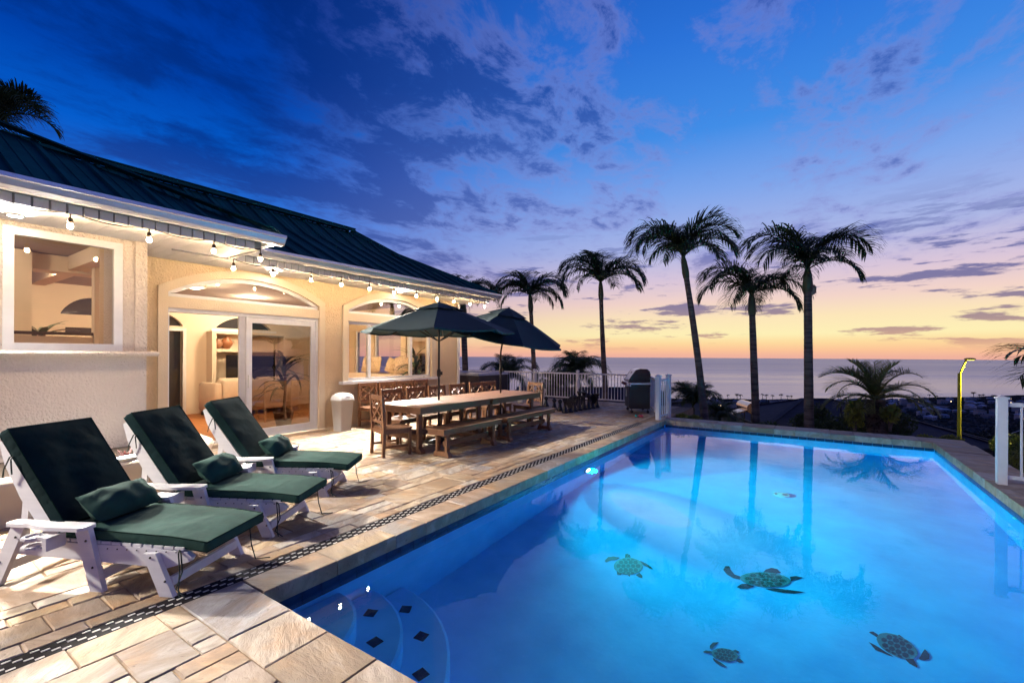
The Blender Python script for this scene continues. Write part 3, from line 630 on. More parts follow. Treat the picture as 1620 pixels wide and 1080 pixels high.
# sliding door: open on the left, one glazed leaf on the right
mb = MB(); xi, xo = XM-0.16, XM-0.01
mb.box(xi, xo, DOOR[0], DOOR[0]+0.035, 0.055, 2.26); mb.box(xi, xo, DOOR[1]-0.05, DOOR[1], 0.055, 2.26); mb.box(xi, xo, DOOR[0]+0.035, DOOR[1]-0.05, 2.20, 2.26); mb.box(xi, xo, DOOR[0]+0.035, DOOR[1]-0.05, 0.055, 0.085)
dr = mb.build('sliding_door', WHITE_PVC, HOUSE)
mb = MB(); ya, yb = 2.42, DOOR[1]-0.052; xl, xr = XM-0.075, XM-0.025
mb.box(xl, xr, ya, ya+0.095, 0.087, 2.198); mb.box(xl, xr, yb-0.085, yb, 0.087, 2.198); mb.box(xl, xr, ya+0.095, yb-0.085, 0.087, 0.20); mb.box(xl, xr, ya+0.095, yb-0.085, 2.10, 2.198)
mb.box(xl-0.06, xl-0.012, ya-0.09, ya+0.02, 0.087, 2.198)
mb.build('door_leaf', WHITE_PVC, dr)
mb = MB(); mb._add([(xl+0.02,ya+0.09,0.19),(xl+0.02,yb-0.08,0.19),(xl+0.02,yb-0.08,2.11),(xl+0.02,ya+0.09,2.11)], [(0,1,2,3)]); mb.build('pane', GLASS_TINT, dr)
mb = MB(); mb.bar((xr+0.03,ya+0.03,0.95),(xr+0.03,ya+0.03,1.18),0.03,0.03,bev=0.008); mb.bar((xr-0.005,ya+0.03,0.97),(xr+0.03,ya+0.03,0.97),0.02,0.02); mb.bar((xr-0.005,ya+0.03,1.16),(xr+0.03,ya+0.03,1.16),0.02,0.02); mb.build('handle', WHITE_TRIM, dr)

# ---- wing nearest the camera
mb = MB()
wall_y(mb, XW-0.2, XW, -4.2, YW, 0.0, SZ+0.05, [(-0.57, 0.45, 1.575, 2.94, 0), (-1.75, -0.63, 1.575, 2.94, 0), (-3.0, -1.82, 1.575, 2.94, 0)])
mb.box(XM, XW-0.2, YW-0.2, YW, 0, SZ+0.05); mb.build('wing_wall', STUCCO_WHITE, HOUSE)
mb = MB(); mb.box(XW+0.001, XW+0.035, 0.57, YW-0.005, 1.58, SZ+0.02); mb.build('corner_pilaster', STUCCO_WHITE, HOUSE)
mb = MB(); pr = [(XW+0.001,1.515),(XW+0.10,1.515),(XW+0.125,1.53),(XW+0.13,1.55),(XW+0.115,1.57),(XW+0.001,1.577)]
mb.prism(pr, -4.2, YW+0.10, 'y'); mb.build('ledge', STUCCO_WHITE, HOUSE)
window(-0.57, 0.45, 1.578, 2.94, XW+0.02, fw=0.085); window(-1.75, -0.63, 1.578, 2.94, XW+0.02, fw=0.085); window(-3.0, -1.82, 1.578, 2.94, XW+0.02, fw=0.085)

# ---- far end wall with windows looking on to the ocean, back wall, inner walls
PLAINW = M('cream_paint', (0.78,0.66,0.50), 0.8, vary=0.03, nscale=2)
mb = MB()
def wall_x(mb, y0, y1, x0, x1, z0, z1, ops):
    tmp = MB(); wall_y(tmp, y0, y1, x0, x1, z0, z1, ops)
    mb._add([(p[1], p[0], p[2]) for p in tmp.v], tmp.f)
wall_x(mb, YE-0.2, YE, XB, XM-0.2, 0, SZ+0.05, [(-8.66, -7.42, 0.9, 2.32, 0), (-9.62, -8.86, 0.9, 2.32, 0), (-7.2, -5.9, 0.9, 2.32, 0)])
mb.build('end_wall', STUCCO, HOUSE)
for a, b in ((-8.66,-7.42), (-9.62,-8.86), (-7.2,-5.9)):
    tmp = MB(); f_ = 0.05; yy0, yy1 = YE-0.14, YE-0.05
    tmp.box(a, a+f_, yy0, yy1, 0.9, 2.32); tmp.box(b-f_, b, yy0, yy1, 0.9, 2.32); tmp.box(a+f_, b-f_, yy0, yy1, 0.9, 0.9+f_); tmp.box(a+f_, b-f_, yy0, yy1, 2.32-f_, 2.32)
    w = tmp.build('window_frame', WHITE_TRIM, HOUSE); tmp = MB(); tmp._add([(a+f_,YE-0.1,0.94),(b-f_,YE-0.1,0.94),(b-f_,YE-0.1,2.28),(a+f_,YE-0.1,2.28)], [(0,1,2,3)]); tmp.build('pane', GLASS, w)
mb = MB()
wall_y(mb, XB-0.2, XB, -4.2, YE, 0, SZ+0.05, [(2.45, 3.10, 0.06, 2.10, 0), (2.05, 3.10, 2.22, 2.25, 0.28), (3.85, 5.25, 2.22, 2.25, 0.28), (0.95, 2.04, 2.36, 2.38, 0.36), (1.02, 2.04, 1.95, 2.09, 0)])
mb.build('back_wall', PLAINW, HOUSE)
mb = MB()      # dark glass seen in the back wall openings, white frames
for a, b, z0, z1 in ((2.45,3.10,0.06,2.10),):
    mb.box(XB-0.06, XB+0.03, a-0.07, a, z0, z1+0.07); mb.box(XB-0.06, XB+0.03, b, b+0.07, z0, z1+0.07); mb.box(XB-0.06, XB+0.03, a, b, z1, z1+0.07); mb.box(XB-0.06, XB+0.03, a, b, z0-0.01, z0+0.1)
mb.box(XB+0.001, XB+0.03, 3.72, 5.4, 2.12, 2.2)
mb.build('door_trim', WHITE_TRIM, HOUSE)
NIGHTGLASS = M('night_glass', (0.03,0.03,0.035), 0.05, vary=0.1)
mb = MB(); mb.box(XB-0.14, XB-0.12, -0.1, 5.6, 0.06, 2.9); mb.build('back_glazing', NIGHTGLASS, HOUSE)
mb = MB(); mb.box(XB, XM-0.2, -4.2, YE-0.2, -0.1, 0.045); mb.build('floor', FLOORWOOD, HOUSE)
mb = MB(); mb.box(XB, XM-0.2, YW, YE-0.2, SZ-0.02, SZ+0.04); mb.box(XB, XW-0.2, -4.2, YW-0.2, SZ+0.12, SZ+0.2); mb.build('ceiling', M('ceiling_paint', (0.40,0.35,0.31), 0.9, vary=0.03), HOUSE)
mb = MB(); mb.box(XB, XM-0.2, YW-0.18, YW-0.02, 0.04, 3.1); mb.build('partition', PLAINW, HOUSE) if False else None
# wing room: pier, half wall with dark rail, boxed ceiling beam
mb = MB(); mb.box(-7.1, -6.9, -0.9, 0.06, 0.05, 3.1); mb.build('pier', PLAINW, HOUSE)
mb = MB(); mb.box(-6.6, -6.45, 0.67, 0.86, 0.05, 2.97); mb.build('inner_wall', PLAINW, HOUSE)
mb = MB(); mb.box(-6.58, -6.47, 0.861, 1.25, 0.05, 2.4); mb.build('inner_door', M('dark_brown_door', (0.06,0.03,0.018), 0.5), HOUSE)
mb = MB(); mb.box(XB, XM-0.2, 0.5, 0.72, 2.9, 3.2); mb.build('header', PLAINW, HOUSE)
mb = MB(); mb.box(-6.6, -6.5, -3.0, 0.66, 0.05, 1.80); mb.build('half_wall', PLAINW, HOUSE)
mb = MB(); mb.bar((-6.5,-3.0,1.82),(-6.5,0.66,1.85),0.09,0.045,bev=0.012); mb.build('handrail', DARK_BRONZE, HOUSE)
mb = MB(); mb.box(-7.5, -7.1, -3.5, 2.5, 2.86, 3.11); mb.build('ceiling_beam', PLAINW, HOUSE)
# media niche in the back room
mb = MB()
mb.box(XB+0.001, XB+0.32, 3.62, 3.72, 0.05, 2.12); mb.box(XB+0.001, XB+0.32, 3.72, 5.45, 1.60, 1.68); mb.box(XB+0.001, XB+0.32, 3.72, 5.45, 2.06, 2.12); mb.box(XB+0.001, XB+0.32, 5.45, 5.55, 0.05, 2.12); mb.box(XB+0.001, XB+0.32, 3.72, 5.45, 0.05, 0.75)
mb.build('media_niche', PLAINW, HOUSE)

# ---- roofs
def zmain(x):      # profile of the main roof from eave to ridge
    return 3.20 + (0.50*(-4.30-x) if x >= -6.15 else 0.925 + 0.6824*(-6.15-x))
def panel(y0, y1, prof, xtop, parent, rib=True):
    """one metal pan between two seams, facing +x"""
    mb = MB(); L_, R_ = [], []
    for y, S in ((y0, L_), (y1, R_)):
        xt = xtop(y); pts = [p for p in prof['xs'] if p > xt+1e-4] + [xt]
        while len(pts) < len(prof['xs']): pts.append(xt)
        S += [(x, y, prof['z'](x)) for x in pts]
    n = min(len(L_), len(R_)); L_, R_ = L_[:n-1]+[L_[-1]], R_[:n-1]+[R_[-1]]
    vs = L_ + R_; mb._add(vs, [(i, i+1, n+i+1, n+i) for i in range(n-1)])
    for q in range(1, 3):   # two faint stiffening ribs in each pan
        tt = q/3; A = [tuple(Vector(a).lerp(Vector(b), tt)) for a, b in zip(L_, R_)]
        for a, b in zip(A, A[1:]):
            if (Vector(a)-Vector(b)).length > 0.02: mb.bar(Vector(a)+Vector((0,0,0.002)), Vector(b)+Vector((0,0,0.002)), 0.022, 0.012)
    for a, b in zip(L_, L_[1:]):
        if (Vector(a)-Vector(b)).length > 0.02: mb.prism_rib(a, b) if False else mb.bar(Vector(a)+Vector((0,0,0.02)), Vector(b)+Vector((0,0,0.02)), 0.05, 0.045)
    return mb.build('roof_panel', ROOF, parent)
mb = MB(); YR = 8.45
mb._add([(-4.33,-0.6,3.17),(-6.15,-0.6,4.10),(-7.0,-0.6,4.68),(-4.33,YR-0.03,3.17),(-6.15,YR-1.86,4.10),(-7.0,5.76,4.68),(-9.9,-0.6,3.0),(-9.9,YR-0.03,3.17),(-9.7,5.76,3.3)],
        [(0,1,4,3),(1,2,5,4),(2,6,8,5)])
mb._add([(-4.3,YR,3.2),(-6.15,YR-1.85,4.125),(-7.0,5.75,4.70),(-9.7,YR,3.2),(-7.85,YR-1.85,4.125)], [(0,1,4,3),(1,2,4)])
MROOF = mb.build('main_roof', ROOF, HOUSE)
prof = {'xs': [-4.30, -6.15], 'z': zmain}; n = 21; wd = (YR-0.0)/n
for i in range(n):
    a, b = i*wd, (i+1)*wd
    panel(a, b, prof, lambda y: max(-6.99, -4.301-(YR-y)), MROOF)
mb = MB(); mb.bar((-7.0,-0.5,4.77),(-7.0,5.80,4.77),0.36,0.02); mb.bar((-6.83,-0.5,4.72),(-6.83,5.80,4.72),0.02,0.05); mb.build('ridge_cap', ROOF, MROOF)
mb = MB(); mb.bar((-7.0,5.80,4.72),(-6.15,6.62,4.125),0.26,0.11); mb.bar((-6.15,6.62,4.125),(-4.3,8.47,3.20),0.26,0.11); mb.build('hip_cap', ROOF, MROOF)
zw = lambda x: 3.20 + 0.515*(-3.30-x)
YH = 1.80
mb = MB(); mb._add([(-3.33,-4.2,3.17),(-6.2,-4.2,4.65),(-6.2,-1.10,4.65),(-3.33,YH-0.03,3.17),(-7.8,-4.2,4.0)], [(0,1,2,3)])
mb._add([(-3.3,YH,3.2),(-6.2,-1.1,4.69),(-7.6,-1.1,4.69),(-7.0,YH,3.2)], [(0,1,2,3)])
WROOF = mb.build('wing_roof', ROOF, HOUSE)
n = 15; wd = (YH+4.2)/n; profw = {'xs': [-3.30], 'z': zw}
for i in range(n):
    a, b = -4.2+i*wd, -4.2+(i+1)*wd
    panel(a, b, {'xs': [-3.30], 'z': zw}, lambda y: max(-6.2, -3.301-(YH-y)), WROOF)
mb = MB()
d_ = Vector((-1,-1,0.515)).normalized()
A0 = Vector((-3.25,YH+0.05,3.255)); A1 = Vector((-6.2,-1.1,4.775))
mb.bar(A0, A1, 0.36, 0.02); mb.build('hip_cap', ROOF, WROOF)
mb = MB(); mb.bar((-6.2,-4.2,4.775),(-6.2,-1.05,4.775),0.36,0.02); mb.build('ridge_cap', ROOF, WROOF)

# ---- gutters, fascia boards and soffits
def gutter_prof(X): return [(X-0.02,3.07),(X+0.055,3.07),(X+0.085,3.10),(X+0.115,3.155),(X+0.13,3.165),(X+0.13,3.205),(X+0.115,3.205),(X+0.115,3.18),(X-0.02,3.18)]
mb = MB(); mb.prism(gutter_prof(-3.30), -4.2, YH+0.13, 'y'); mb.build('gutter', GUTTER, HOUSE)
mb = MB(); mb.prism([(y, z) for y, z in [(YH-0.02,3.07),(YH+0.055,3.07),(YH+0.085,3.10),(YH+0.115,3.155),(YH+0.13,3.165),(YH+0.13,3.205),(YH-0.02,3.18)]], -4.28, -3.30, 'x'); mb.build('gutter', GUTTER, HOUSE)
mb = MB(); mb.prism(gutter_prof(-4.30), 1.0, YR+0.13, 'y'); mb.build('gutter', GUTTER, HOUSE)
mb = MB(); mb.prism([(y, z) for y, z in [(YR-0.02,3.07),(YR+0.055,3.07),(YR+0.085,3.10),(YR+0.115,3.155),(YR+0.13,3.165),(YR+0.13,3.205),(YR-0.02,3.18)]], -9.8, -4.30, 'x'); mb.build('gutter', GUTTER, HOUSE)
fm = MB(); fm.box(-0.012, 0.014, 0.0, 0.103, 0.0, 0.092); fme = fm.mesh('fascia_board', SOFFIT)
def fascia(X, y0, y1, ax='y'):
    k = 0; p = y0
    while p + 0.118 <= y1+0.01:
        if ax == 'y': link('fascia_board', fme, HOUSE, (X, p, SZ-0.02))
        else: link('fascia_board', fme, HOUSE, (p, X, SZ-0.02), -pi/2) if False else link('fascia_board', fme, HOUSE, (p, X, SZ-0.02), pi/2)
        p += 0.124
mb = MB(); mb.box(-3.43, -3.415, -4.2, 1.70, SZ-0.022, 3.1); mb.box(-4.3, -3.43, 1.685, 1.70, SZ-0.022, 3.1); mb.box(-4.43, -4.415, 1.0, 8.32, SZ-0.022, 3.1); mb.box(-9.8, -4.43, 8.305, 8.32, SZ-0.022, 3.1); mb.build('fascia_backing', M('groove_shade_grey', (0.25,0.25,0.26), 0.6), HOUSE)  # backing grey paints the shade in the grooves between white boards
fascia(-3.40, -2.6, 1.69); fascia(-4.40, 1.72, 8.31); fascia(1.703, -4.2, -3.42, 'x'); fascia(8.323, -6.6, -4.43, 'x')
def soffit(x0, x1, y0, y1, w=0.30):
    p = y0
    while p < y1-0.01:
        q = min(p+w, y1); mb = MB(); mb.box(x0, x1, p+0.002, q-0.002, SZ, SZ+0.012); mb.box(x0, x1, p+w*0.5-0.004, p+w*0.5+0.004, SZ-0.004, SZ+0.001); mb.build('soffit_panel', SOFFIT, HOUSE); p = q
soffit(XW+0.001, -3.432, -4.2, 1.684); soffit(XM+0.001, -4.432, 1.70, 8.304); soffit(-5.299, -4.351, 0.702, 1.684)
mb = MB(); mb.box(-9.8, XM, YE+0.001, 8.304, SZ, SZ+0.012); mb.build('soffit_panel', SOFFIT, HOUSE)
mb = MB(); mb.tube([(XM+0.05,YE-0.06,2.95),(XM+0.05,YE-0.06,0.1)],0.045,10); mb.build('downspout', WHITE_PVC, HOUSE)

# ---- recessed soffit lamps
LAMPW = emat('soffit_lamp_lens', (1.0,0.95,0.88), 120.0)
def soffit_lamp(x, y, energy, color, tilt=(0,0,-1), size=radians(165), soft=0.16):
    mb = MB(); mb.lathe([(0.075,0.0),(0.08,-0.006),(0.062,-0.012),(0.058,-0.004)], 20); mb.build('lamp_trim', WHITE_TRIM, HOUSE, (x,y,SZ-0.001))
    mb = MB(); mb.lathe([(0.056,-0.004),(0.05,-0.009),(0.0,-0.010)], 18); mb.build('lamp_lens', LAMPW, HOUSE, (x,y,SZ-0.002))
    l = bpy.data.lights.new('soffit_lamp', 'SPOT'); l.energy = energy; l.color = color; l.spot_size = size; l.spot_blend = 1.0; l.shadow_soft_size = soft
    o = bpy.data.objects.new('soffit_lamp', l); COL.objects.link(o); o.location = (x, y, SZ-0.05); o.rotation_euler = Vector(tilt).to_track_quat('-Z','Y').to_euler()
LW = (1.0,0.93,0.84)
soffit_lamp(-4.05, -0.52, 3000, LW, tilt=(1.0,0.0,-1), size=radians(122))
soffit_lamp(-4.05, -3.40, 3200, LW, tilt=(1.0,0.45,-1), size=radians(122))  # unseen lamp added past the visible row to brighten the front deck
soffit_lamp(-5.00, 2.72, 1500, LW, tilt=(1.0,0,-1), size=radians(122))
soffit_lamp(-5.00, 5.65, 3300, LW, tilt=(1.0,-0.35,-1), size=radians(122))

# ---- room lamps
def room_lamp(x, y, z, energy, col=(1.0,0.76,0.50), r=0.09):
    mb = MB(); mb.lathe([(r,0.0),(r*0.95,-0.012),(0.0,-0.016)], 18); mb.build('ceiling_lamp', emat('room_lamp_lens_%.2f' % y, (1.0,0.80,0.55), 25.0), HOUSE, (x,y,z))
    l = bpy.data.lights.new('ceiling_lamp', 'POINT'); l.energy = energy; l.color = col; l.shadow_soft_size = 0.12
    o = bpy.data.objects.new('ceiling_lamp', l); COL.objects.link(o); o.location = (x,y,z-0.14)
room_lamp(-7.4, 2.4, SZ-0.022, 240); room_lamp(-7.4, 5.6, SZ-0.022, 190); room_lamp(-8.8, 4.2, SZ-0.022, 110)
room_lamp(-6.0, -1.0, SZ+0.118, 55); room_lamp(-7.8, 1.2-0.8, SZ+0.118, 50)
# ================================================================ CHAISE LOUNGES
def pad(mb, lx, ly, th, prof=lambda u: 0.0, crown=0.014, wr=0.009, seed=1, nx=40, ny=18):
    """boxed cushion, x from 0 to lx, centred in y, bottom at z=prof"""
    rnd = random.Random(seed); ph = [rnd.uniform(0, 6.3) for _ in range(6)]
    def top(i, j):
        u = i/nx; v = j/ny*2-1
        cu = (1-abs(2*u-1)**6)*(1-abs(v)**5)
        q = Vector((u*lx*5+seed*3.1, v*1.6, seed*1.7)); e2 = abs(v)**2
        w = wr*(1.2*NZ.noise(q) + 0.9*NZ.noise(Vector((u*lx*16+seed, v*2.2+seed, 0)))*(0.25+e2) + 0.5*NZ.noise(Vector((u*lx*30, v*7, seed))))*cu
        return (u*lx, v*ly/2, prof(u)+th+crown*cu+w)
    vs = [top(i, j) for i in range(nx+1) for j in range(ny+1)]
    mb._add(vs, [(i*(ny+1)+j, (i+1)*(ny+1)+j, (i+1)*(ny+1)+j+1, i*(ny+1)+j+1) for i in range(nx) for j in range(ny)], True)
    bt = [(i/nx*lx, (j/ny*2-1)*ly/2, prof(i/nx)) for i in range(nx+1) for j in range(ny+1)]
    mb._add(bt, [(i*(ny+1)+j, i*(ny+1)+j+1, (i+1)*(ny+1)+j+1, (i+1)*(ny+1)+j) for i in range(nx) for j in range(ny)], True)
    ring = [(i, 0) for i in range(nx)] + [(nx, j) for j in range(ny)] + [(i, ny) for i in range(nx, 0, -1)] + [(0, j) for j in range(ny, 0, -1)]
    n = len(ring); P_ = []
    for k, (i, j) in enumerate(ring):
        a = Vector(top(i, j)); b = Vector((i/nx*lx, (j/ny*2-1)*ly/2, prof(i/nx))); c = (a+b)/2
        nrm = Vector(((1 if i == nx else -1 if i == 0 else 0), (1 if j == ny else -1 if j == 0 else 0), 0))
        P_.append((a, c + nrm*(0.007+0.003*sin(k*1.9)), b))
    vs = [p for row in P_ for p in row]
    mb._add(vs, [(3*k+q, 3*((k+1)%n)+q, 3*((k+1)%n)+q+1, 3*k+q+1) for k in range(n) for q in (0, 1)], True)
    return [p[0] for p in P_], [p[2] for p in P_]
def pillow(mb, lx, ly, th, seed=0):
    nx, ny = 14, 18; rnd = random.Random(seed); ph = [rnd.uniform(0,6) for _ in range(4)]
    for s in (1, -1):
        vs = []
        for i in range(nx+1):
            for j in range(ny+1):
                u, v = i/nx*2-1, j/ny*2-1
                t = th/2*max(0,(1-abs(u)**2.2))**0.6*max(0,(1-abs(v)**2.6))**0.6
                pin = 1-0.07*(abs(u)**2)*(1-abs(v)**4) ; pin2 = 1-0.05*(abs(v)**2)*(1-abs(u)**4)
                w = 0.006*sin(6*u+4*v+ph[0]) + 0.005*sin(9*v-3*u+ph[1])
                vs.append((u*lx/2*pin2, v*ly/2*pin, s*(t + (w if t > 0.01 else 0))))
        mb._add(vs, [(i*(ny+1)+j, (i+1)*(ny+1)+j, (i+1)*(ny+1)+j+1, i*(ny+1)+j+1) for i in range(nx) for j in range(ny)], True)
PIPING = M('green_piping', (0.005,0.020,0.016), 0.9, vary=0.1, spec=0.05)
TIE = M('dark_tie_cord', (0.006,0.016,0.013), 0.8, vary=0.1)
def board(mb, pts, y0, y1): mb.prism(pts, y0, y1, 'y')
HINGE = (-0.26, 0.315); BANG = radians(54.5)
def chaise(label, loc, rz, seed):
    T = thing('chaise_lounge', label, 'chaise lounge', loc, rz, group='white chaise lounges with green cushions')
    W2 = 0.325
    for s in (-1, 1):
        y0, y1 = (s*0.255, s*0.290) if s > 0 else (-0.290, -0.255)
        mb = MB(); board(mb, [(-0.66,0.205),(-0.62,0.305),(0.40,0.290),(0.66,0.272),(0.70,0.245),(0.68,0.215),(0.52,0.165),(0.30,0.175)], y0, y1); mb.build('side_rail', CHAISE_WHITE, T)
        a, b = (y1+0.001, y1+0.034) if s > 0 else (y0-0.034, y0-0.001)
        mb = MB(); board(mb, [(0.385,0.265),(0.475,0.270),(0.600,0.0),(0.505,0.0)], a, b); mb.build('leg', CHAISE_WHITE, T)                     # foot leg
        mb = MB(); board(mb, [(-0.105,0.405),(-0.005,0.405),(0.105,0.0),(0.012,0.0)], a, b); mb.build('leg', CHAISE_WHITE, T)                    # arm leg
        mb = MB(); board(mb, [(-0.575,0.40),(-0.475,0.40),(-0.665,0.0),(-0.765,0.0)], a, b); mb.build('leg', CHAISE_WHITE, T)                  # rear leg
        mb = MB(); sy = s
        arm = [(-0.60,0.275),(-0.585,0.262),(-0.42,0.262),(-0.36,0.268),(-0.02,0.262),(0.0,0.278),(0.0,0.355),(-0.025,0.375),(-0.25,0.378),(-0.36,0.362),(-0.42,0.345),(-0.585,0.345),(-0.60,0.33)]
        mb.prism([(x, sy*(y)) for x, y in (arm if s > 0 else arm[::-1])], 0.405, 0.428, 'z'); mb.build('armrest', CHAISE_WHITE, T)
        mb = MB()
        for q in ((-0.02,0.33),(0.03,0.16),(0.44,0.245),(0.545,0.10),(-0.54,0.33),(-0.66,0.16)): mb.sphere((q[0], s*(0.325), q[1]), 0.008, 6, 4)
        for x in [0.1+0.07*i for i in range(8)]: mb.sphere((x, s*0.291, 0.272), 0.005, 5, 3)
        mb.build('screw', SCREW, T)['kind'] = 'stuff'
    # cup holder under the near armrest
    mb = MB(); yy = -0.40
    for z in (0.375, 0.315):
        n = 14
        for k in range(n):
            a0, a1 = 2*pi*k/n, 2*pi*(k+1)/n
            mb.bar((-0.30+0.052*cos(a0), yy+0.052*sin(a0), z), (-0.30+0.052*cos(a1), yy+0.052*sin(a1), z), 0.022, 0.014)
    mb.box(-0.245,-0.18,yy-0.035,yy+0.035,0.300,0.318); mb.box(-0.192,-0.165,yy-0.04,yy+0.075,0.300,0.384); mb.box(-0.25,-0.165,yy-0.03,yy+0.03,0.368,0.383)
    mb.build('cup_holder', CHAISE_WHITE, T)
    mb = MB()
    for x, z in ((0.555,0.085), (0.06,0.10), (-0.70,0.10), (-0.60,0.24)): mb = MB(); mb.box(x-0.012, x+0.012, -0.288, 0.288, z-0.03, z+0.03); mb.build('stretcher', CHAISE_WHITE, T)
    for k in range(12):
        x = -0.22+0.075*k; mb = MB(); mb.box(x-0.031, x+0.031, -0.285, 0.285, 0.3045-0.002*k*0.9, 0.322-0.002*k*0.9); mb.build('slat', CHAISE_WHITE, T)
    # reclining back frame
    d = Vector((-cos(BANG), 0, sin(BANG))); nrm = Vector((sin(BANG), 0, cos(BANG))); O = Vector((HINGE[0], 0, HINGE[1]))
    for s in (-1, 1):
        mb = MB(); y0, y1 = (0.225, 0.253) if s > 0 else (-0.253, -0.225)
        prof = [(0,-0.03),(0,-0.115),(0.40,-0.135),(0.66,-0.105),(0.80,-0.055),(0.80,-0.02)]
        mb.prism([((O+d*l+nrm*h).x, (O+d*l+nrm*h).z) for l, h in prof], y0, y1, 'y'); mb.build('back_rail', CHAISE_WHITE, T)
    for k in range(7):
        yc = -0.195+0.065*k; ln = 0.80+0.055*cos((yc)/0.26*1.5); mb = MB()
        mb.bar(O+d*0.02+nrm*-0.012+Vector((0,yc,0)), O+d*ln+nrm*-0.012+Vector((0,yc,0)), 0.058, 0.018, up=nrm); mb.build('back_slat', CHAISE_WHITE, T)
    mb = MB(); p = O+d*0.45+nrm*-0.08
    for s in (-1,1): mb = MB(); mb.bar((p.x, s*0.215, p.z), (-0.62, s*0.215, 0.27), 0.022, 0.05); mb.build('back_prop', CHAISE_WHITE, T)
    # cushions
    mb = MB(); tr, br = pad(mb, 1.06, 0.545, 0.062, prof=lambda u: 0.328-0.034*u-0.018*max(0,u-0.75)/0.25*u, seed=seed)
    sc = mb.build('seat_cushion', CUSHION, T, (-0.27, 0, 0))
    for rr in (tr, br):
        mb = MB(); mb.tube(rr+[rr[0]], 0.0045, 5, cap=False); mb.build('piping', PIPING, sc)
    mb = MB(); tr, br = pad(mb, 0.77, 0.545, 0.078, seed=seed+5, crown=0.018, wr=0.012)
    bc = mb.build('back_cushion', CUSHION_SHADED, T); bc.rotation_euler = (0, -(pi-BANG)+pi if False else -BANG-pi/2+pi/2, 0)
    # local x -> d, local z -> nrm
    bc.matrix_local = Matrix(((d.x,0,nrm.x,O.x+d.x*0.06),(0,-1,0,0),(d.z,0,nrm.z,O.z+d.z*0.06),(0,0,0,1)))
    for rr in (tr, br):
        mb = MB(); mb.tube(rr+[rr[0]], 0.0045, 5, cap=False); mb.build('piping', PIPING, bc)
    mb = MB(); pillow(mb, 0.25, 0.48, 0.19, seed); pw = mb.build('pillow', CUSHION, T); pw.location = (-0.105, random.Random(seed).uniform(-0.03,0.03), 0.500); pw.rotation_euler = (0.0, radians(40+random.Random(seed).uniform(-5,5)), random.Random(seed+1).uniform(-0.10,0.10))
    # cord ties
    rnd = random.Random(seed+9)
    def tie(pts): mb = MB(); mb.tube(pts, 0.0045, 5); mb.build('tie_cord', TIE, T)
    tp = O+d*0.66+nrm*0.02
    tie([(tp.x, -0.262, tp.z), (tp.x-0.03, -0.275, tp.z-0.02), (tp.x-0.06, -0.285, tp.z-0.10), (tp.x-0.075, -0.28, tp.z-0.16)])
    tie([(tp.x, -0.262, tp.z), (tp.x+0.0, -0.29, tp.z-0.03), (tp.x+0.015, -0.295, tp.z-0.13)])
    for dy in (0.0, 0.018):
        tie([(0.60, -0.275, 0.29), (0.62+dy, -0.305, 0.27), (0.635+dy, -0.312, 0.16), (0.63-dy, -0.315, 0.05), (0.65+dy*2, -0.33, 0.012)])
    tie([(0.70, 0.20, 0.28), (0.73, 0.21, 0.24), (0.74, 0.215, 0.12), (0.77, 0.22, 0.012), (0.86, 0.26, 0.010)])
    return T
chaise('green cushioned white chaise lounge nearest the camera, cords dangling by the drain', (-1.102,-0.346,0), 0.487, 11)
chaise('middle green cushioned white chaise lounge, in front of the planter lamp', (-1.514,0.457,0), 0.565, 23)
chaise('farthest green cushioned white chaise lounge, before the open sliding door', (-2.087,1.315,0), 0.638, 37)

# ================================================================ DINING SET
def trestle(mb, x0, x1, ztop, foot, w=0.05, dpt=0.085):
    """two posts and a flared foot in the x-z plane at y=0"""
    for x in (x0, x1): mb.box(x-w/2, x+w/2, -dpt/2, dpt/2, 0.055, ztop)
    fx0, fx1 = x0-foot, x1+foot
    mb.prism([(fx0,0),(fx0+0.07,0.0),(x0-0.01,0.018),(x1+0.01,0.018),(fx1-0.07,0.0),(fx1,0),(fx1,0.025),(x1+w/2+0.01,0.085),(x1-w/2,0.085),(x0+w/2,0.085),(x0-w/2-0.01,0.085),(fx0,0.025)], -dpt/2-0.003, dpt/2+0.003, 'y')
def table(label, loc):
    T = thing('dining_table', label, 'table', loc, 0, group='brown dining tables end to end'); L_, W_ = 1.82, 1.09
    n = 8; bw = (W_-0.0)/n
    for k in range(n):
        x = -W_/2+bw*k; mb = MB(); mb.box(x+0.0025, x+bw-0.0025, -L_/2+0.0, L_/2, 0.715, 0.74); mb.build('top_board', WOOD_Y, T)
    mb = MB(); i = 0.025
    mb.box(-W_/2+i, -W_/2+i+0.03, -L_/2+i, L_/2-i, 0.63, 0.714); mb.box(W_/2-i-0.03, W_/2-i, -L_/2+i, L_/2-i, 0.63, 0.714)
    mb.box(-W_/2+i+0.03, W_/2-i-0.03, -L_/2+i, -L_/2+i+0.03, 0.63, 0.714); mb.box(-W_/2+i+0.03, W_/2-i-0.03, L_/2-i-0.03, L_/2-i, 0.63, 0.714); mb.build('apron', WOOD_Y, T)
    for s in (-1, 1):
        mb = MB(); trestle(mb, -0.36, 0.36, 0.63, 0.09); mb.build('leg', WOOD_Z, T, (0, s*(L_/2-0.16), 0))
    mb = MB(); mb.box(-0.03, 0.03, -L_/2+0.2, L_/2-0.2, 0.20, 0.29); mb.box(-0.33,0.33,-L_/2+0.14,-L_/2+0.18,0.2,0.29); mb.box(-0.33,0.33,L_/2-0.18,L_/2-0.14,0.2,0.29); mb.build('stretcher', WOOD_Y, T)
table('brown slatted dining table, the half nearest the chaises', (-2.555, 4.28, 0)); table('brown slatted dining table, the half nearest the railing', (-2.53, 6.115, 0))
